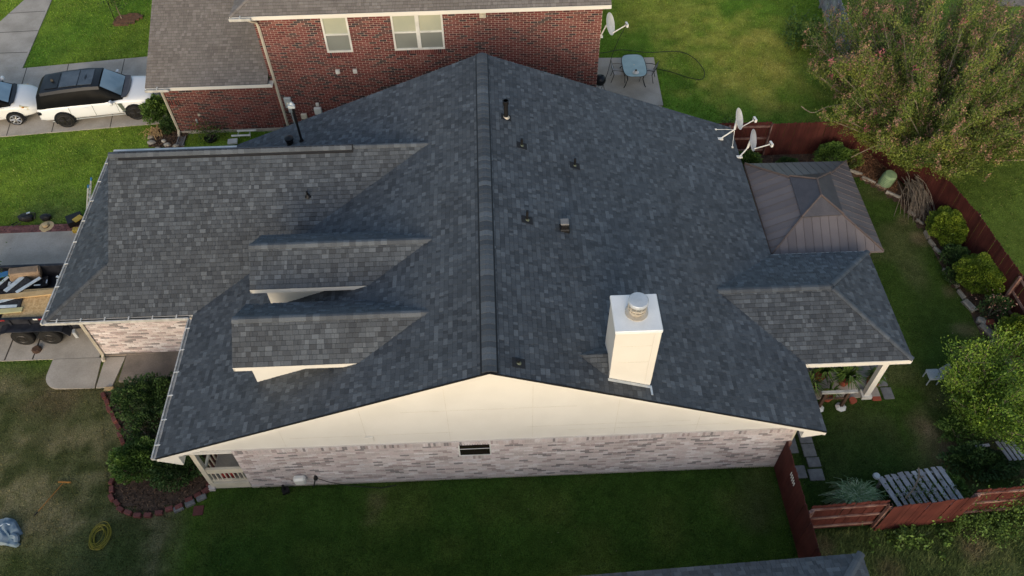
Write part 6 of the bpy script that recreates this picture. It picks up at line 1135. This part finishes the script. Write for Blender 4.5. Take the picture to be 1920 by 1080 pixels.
# front lawn items
q = MB(); 
for k in range(9): r1 = RNG.uniform(.21, .36); ox, oy = RNG.normal()*.035, RNG.normal()*.03; q.tube([(-12.3+ox+r1*.80*math.cos(a)*(1+.08*math.sin(2*a+k)), -1.12+oy+r1*1.18*math.sin(a), .045+.008*k) for a in np.linspace(0, 6.283, 34)], .011, 4, False)
solo('hose_coil', q, m_yel, 'coiled thin yellow hose lying on the front lawn', 'hose', (-12.3, -1.12, 0))
t = thing('rake', 'orange T headed rake lying on the lower left lawn', 'rake', (-14.2, .3, .04)); q = MB(); q.tube([(-14.5, -.25, .05), (-13.98, .70, .07)], .014, 6); part('handle', q, m_orangew, t); q = MB(); q.tube([(-14.55, -.34, .05), (-14.48, -.22, .05)], .022, 6); part('grip', q, m_black, t)
q = MB(); q.cbox((-13.94, .76, .06), (.42, .035, .04), -.08); part('head', q, m_orangew, t)
# crumpled jeans
t = thing('blue_jeans', 'crumpled pale blue jeans on the grass at the lower left edge', 'clothes', (-15.35, -.85, 0)); nx, ny = 26, 20; q = MB()
P = []
for j in range(ny+1):
    for i in range(nx+1):
        u, v = i/nx, j/ny; x = -15.75+u*.95+.10*math.sin(v*7); y = -1.25+v*.80*(.75+.35*math.sin(u*3.3+.4))-.25*max(0, u-.6); z = .03+.11*float(vn(x*2.2, y*2.2, 2.6))+.06*abs(math.sin(u*9+v*4)); P.append((x, y, z if 0 < i < nx and 0 < j < ny else .0))
q.add(P, [(j*(nx+1)+i, j*(nx+1)+i+1, (j+1)*(nx+1)+i+1, (j+1)*(nx+1)+i) for j in range(ny) for i in range(nx)]); part('cloth', q, m_jean, t, smooth=True)
q = MB(); q.tube(smooth_path([(-15.0, -1.0, .1), (-14.85, -1.05, .1), (-14.8, -1.2, .06)]), [.09]*10+[.08], 8); part('leg', q, m_jean, t); q = MB(); q.tube(smooth_path([(-15.45, -.7, .16), (-15.3, -.62, .17), (-15.15, -.66, .16)]), .022, 5); part('belt', q, m_wrap, t)
# scattered fallen leaves and debris on the grass
n = 420; x = RNG.uniform(-17, 18, n); y = RNG.uniform(-3, 16, n); ok = np.ones(n, bool)
for Pg in hard: ok &= ~inpoly(x, y, Pg)
C = np.stack([x[ok], y[ok], np.full(ok.sum(), .04)], 1); o = bpy.data.objects.new('fallen_leaves', leafmesh('fallen_leaves', C, .022, m_bark, RNG.random(len(C)))); COL.objects.link(o); o['kind'] = 'stuff'
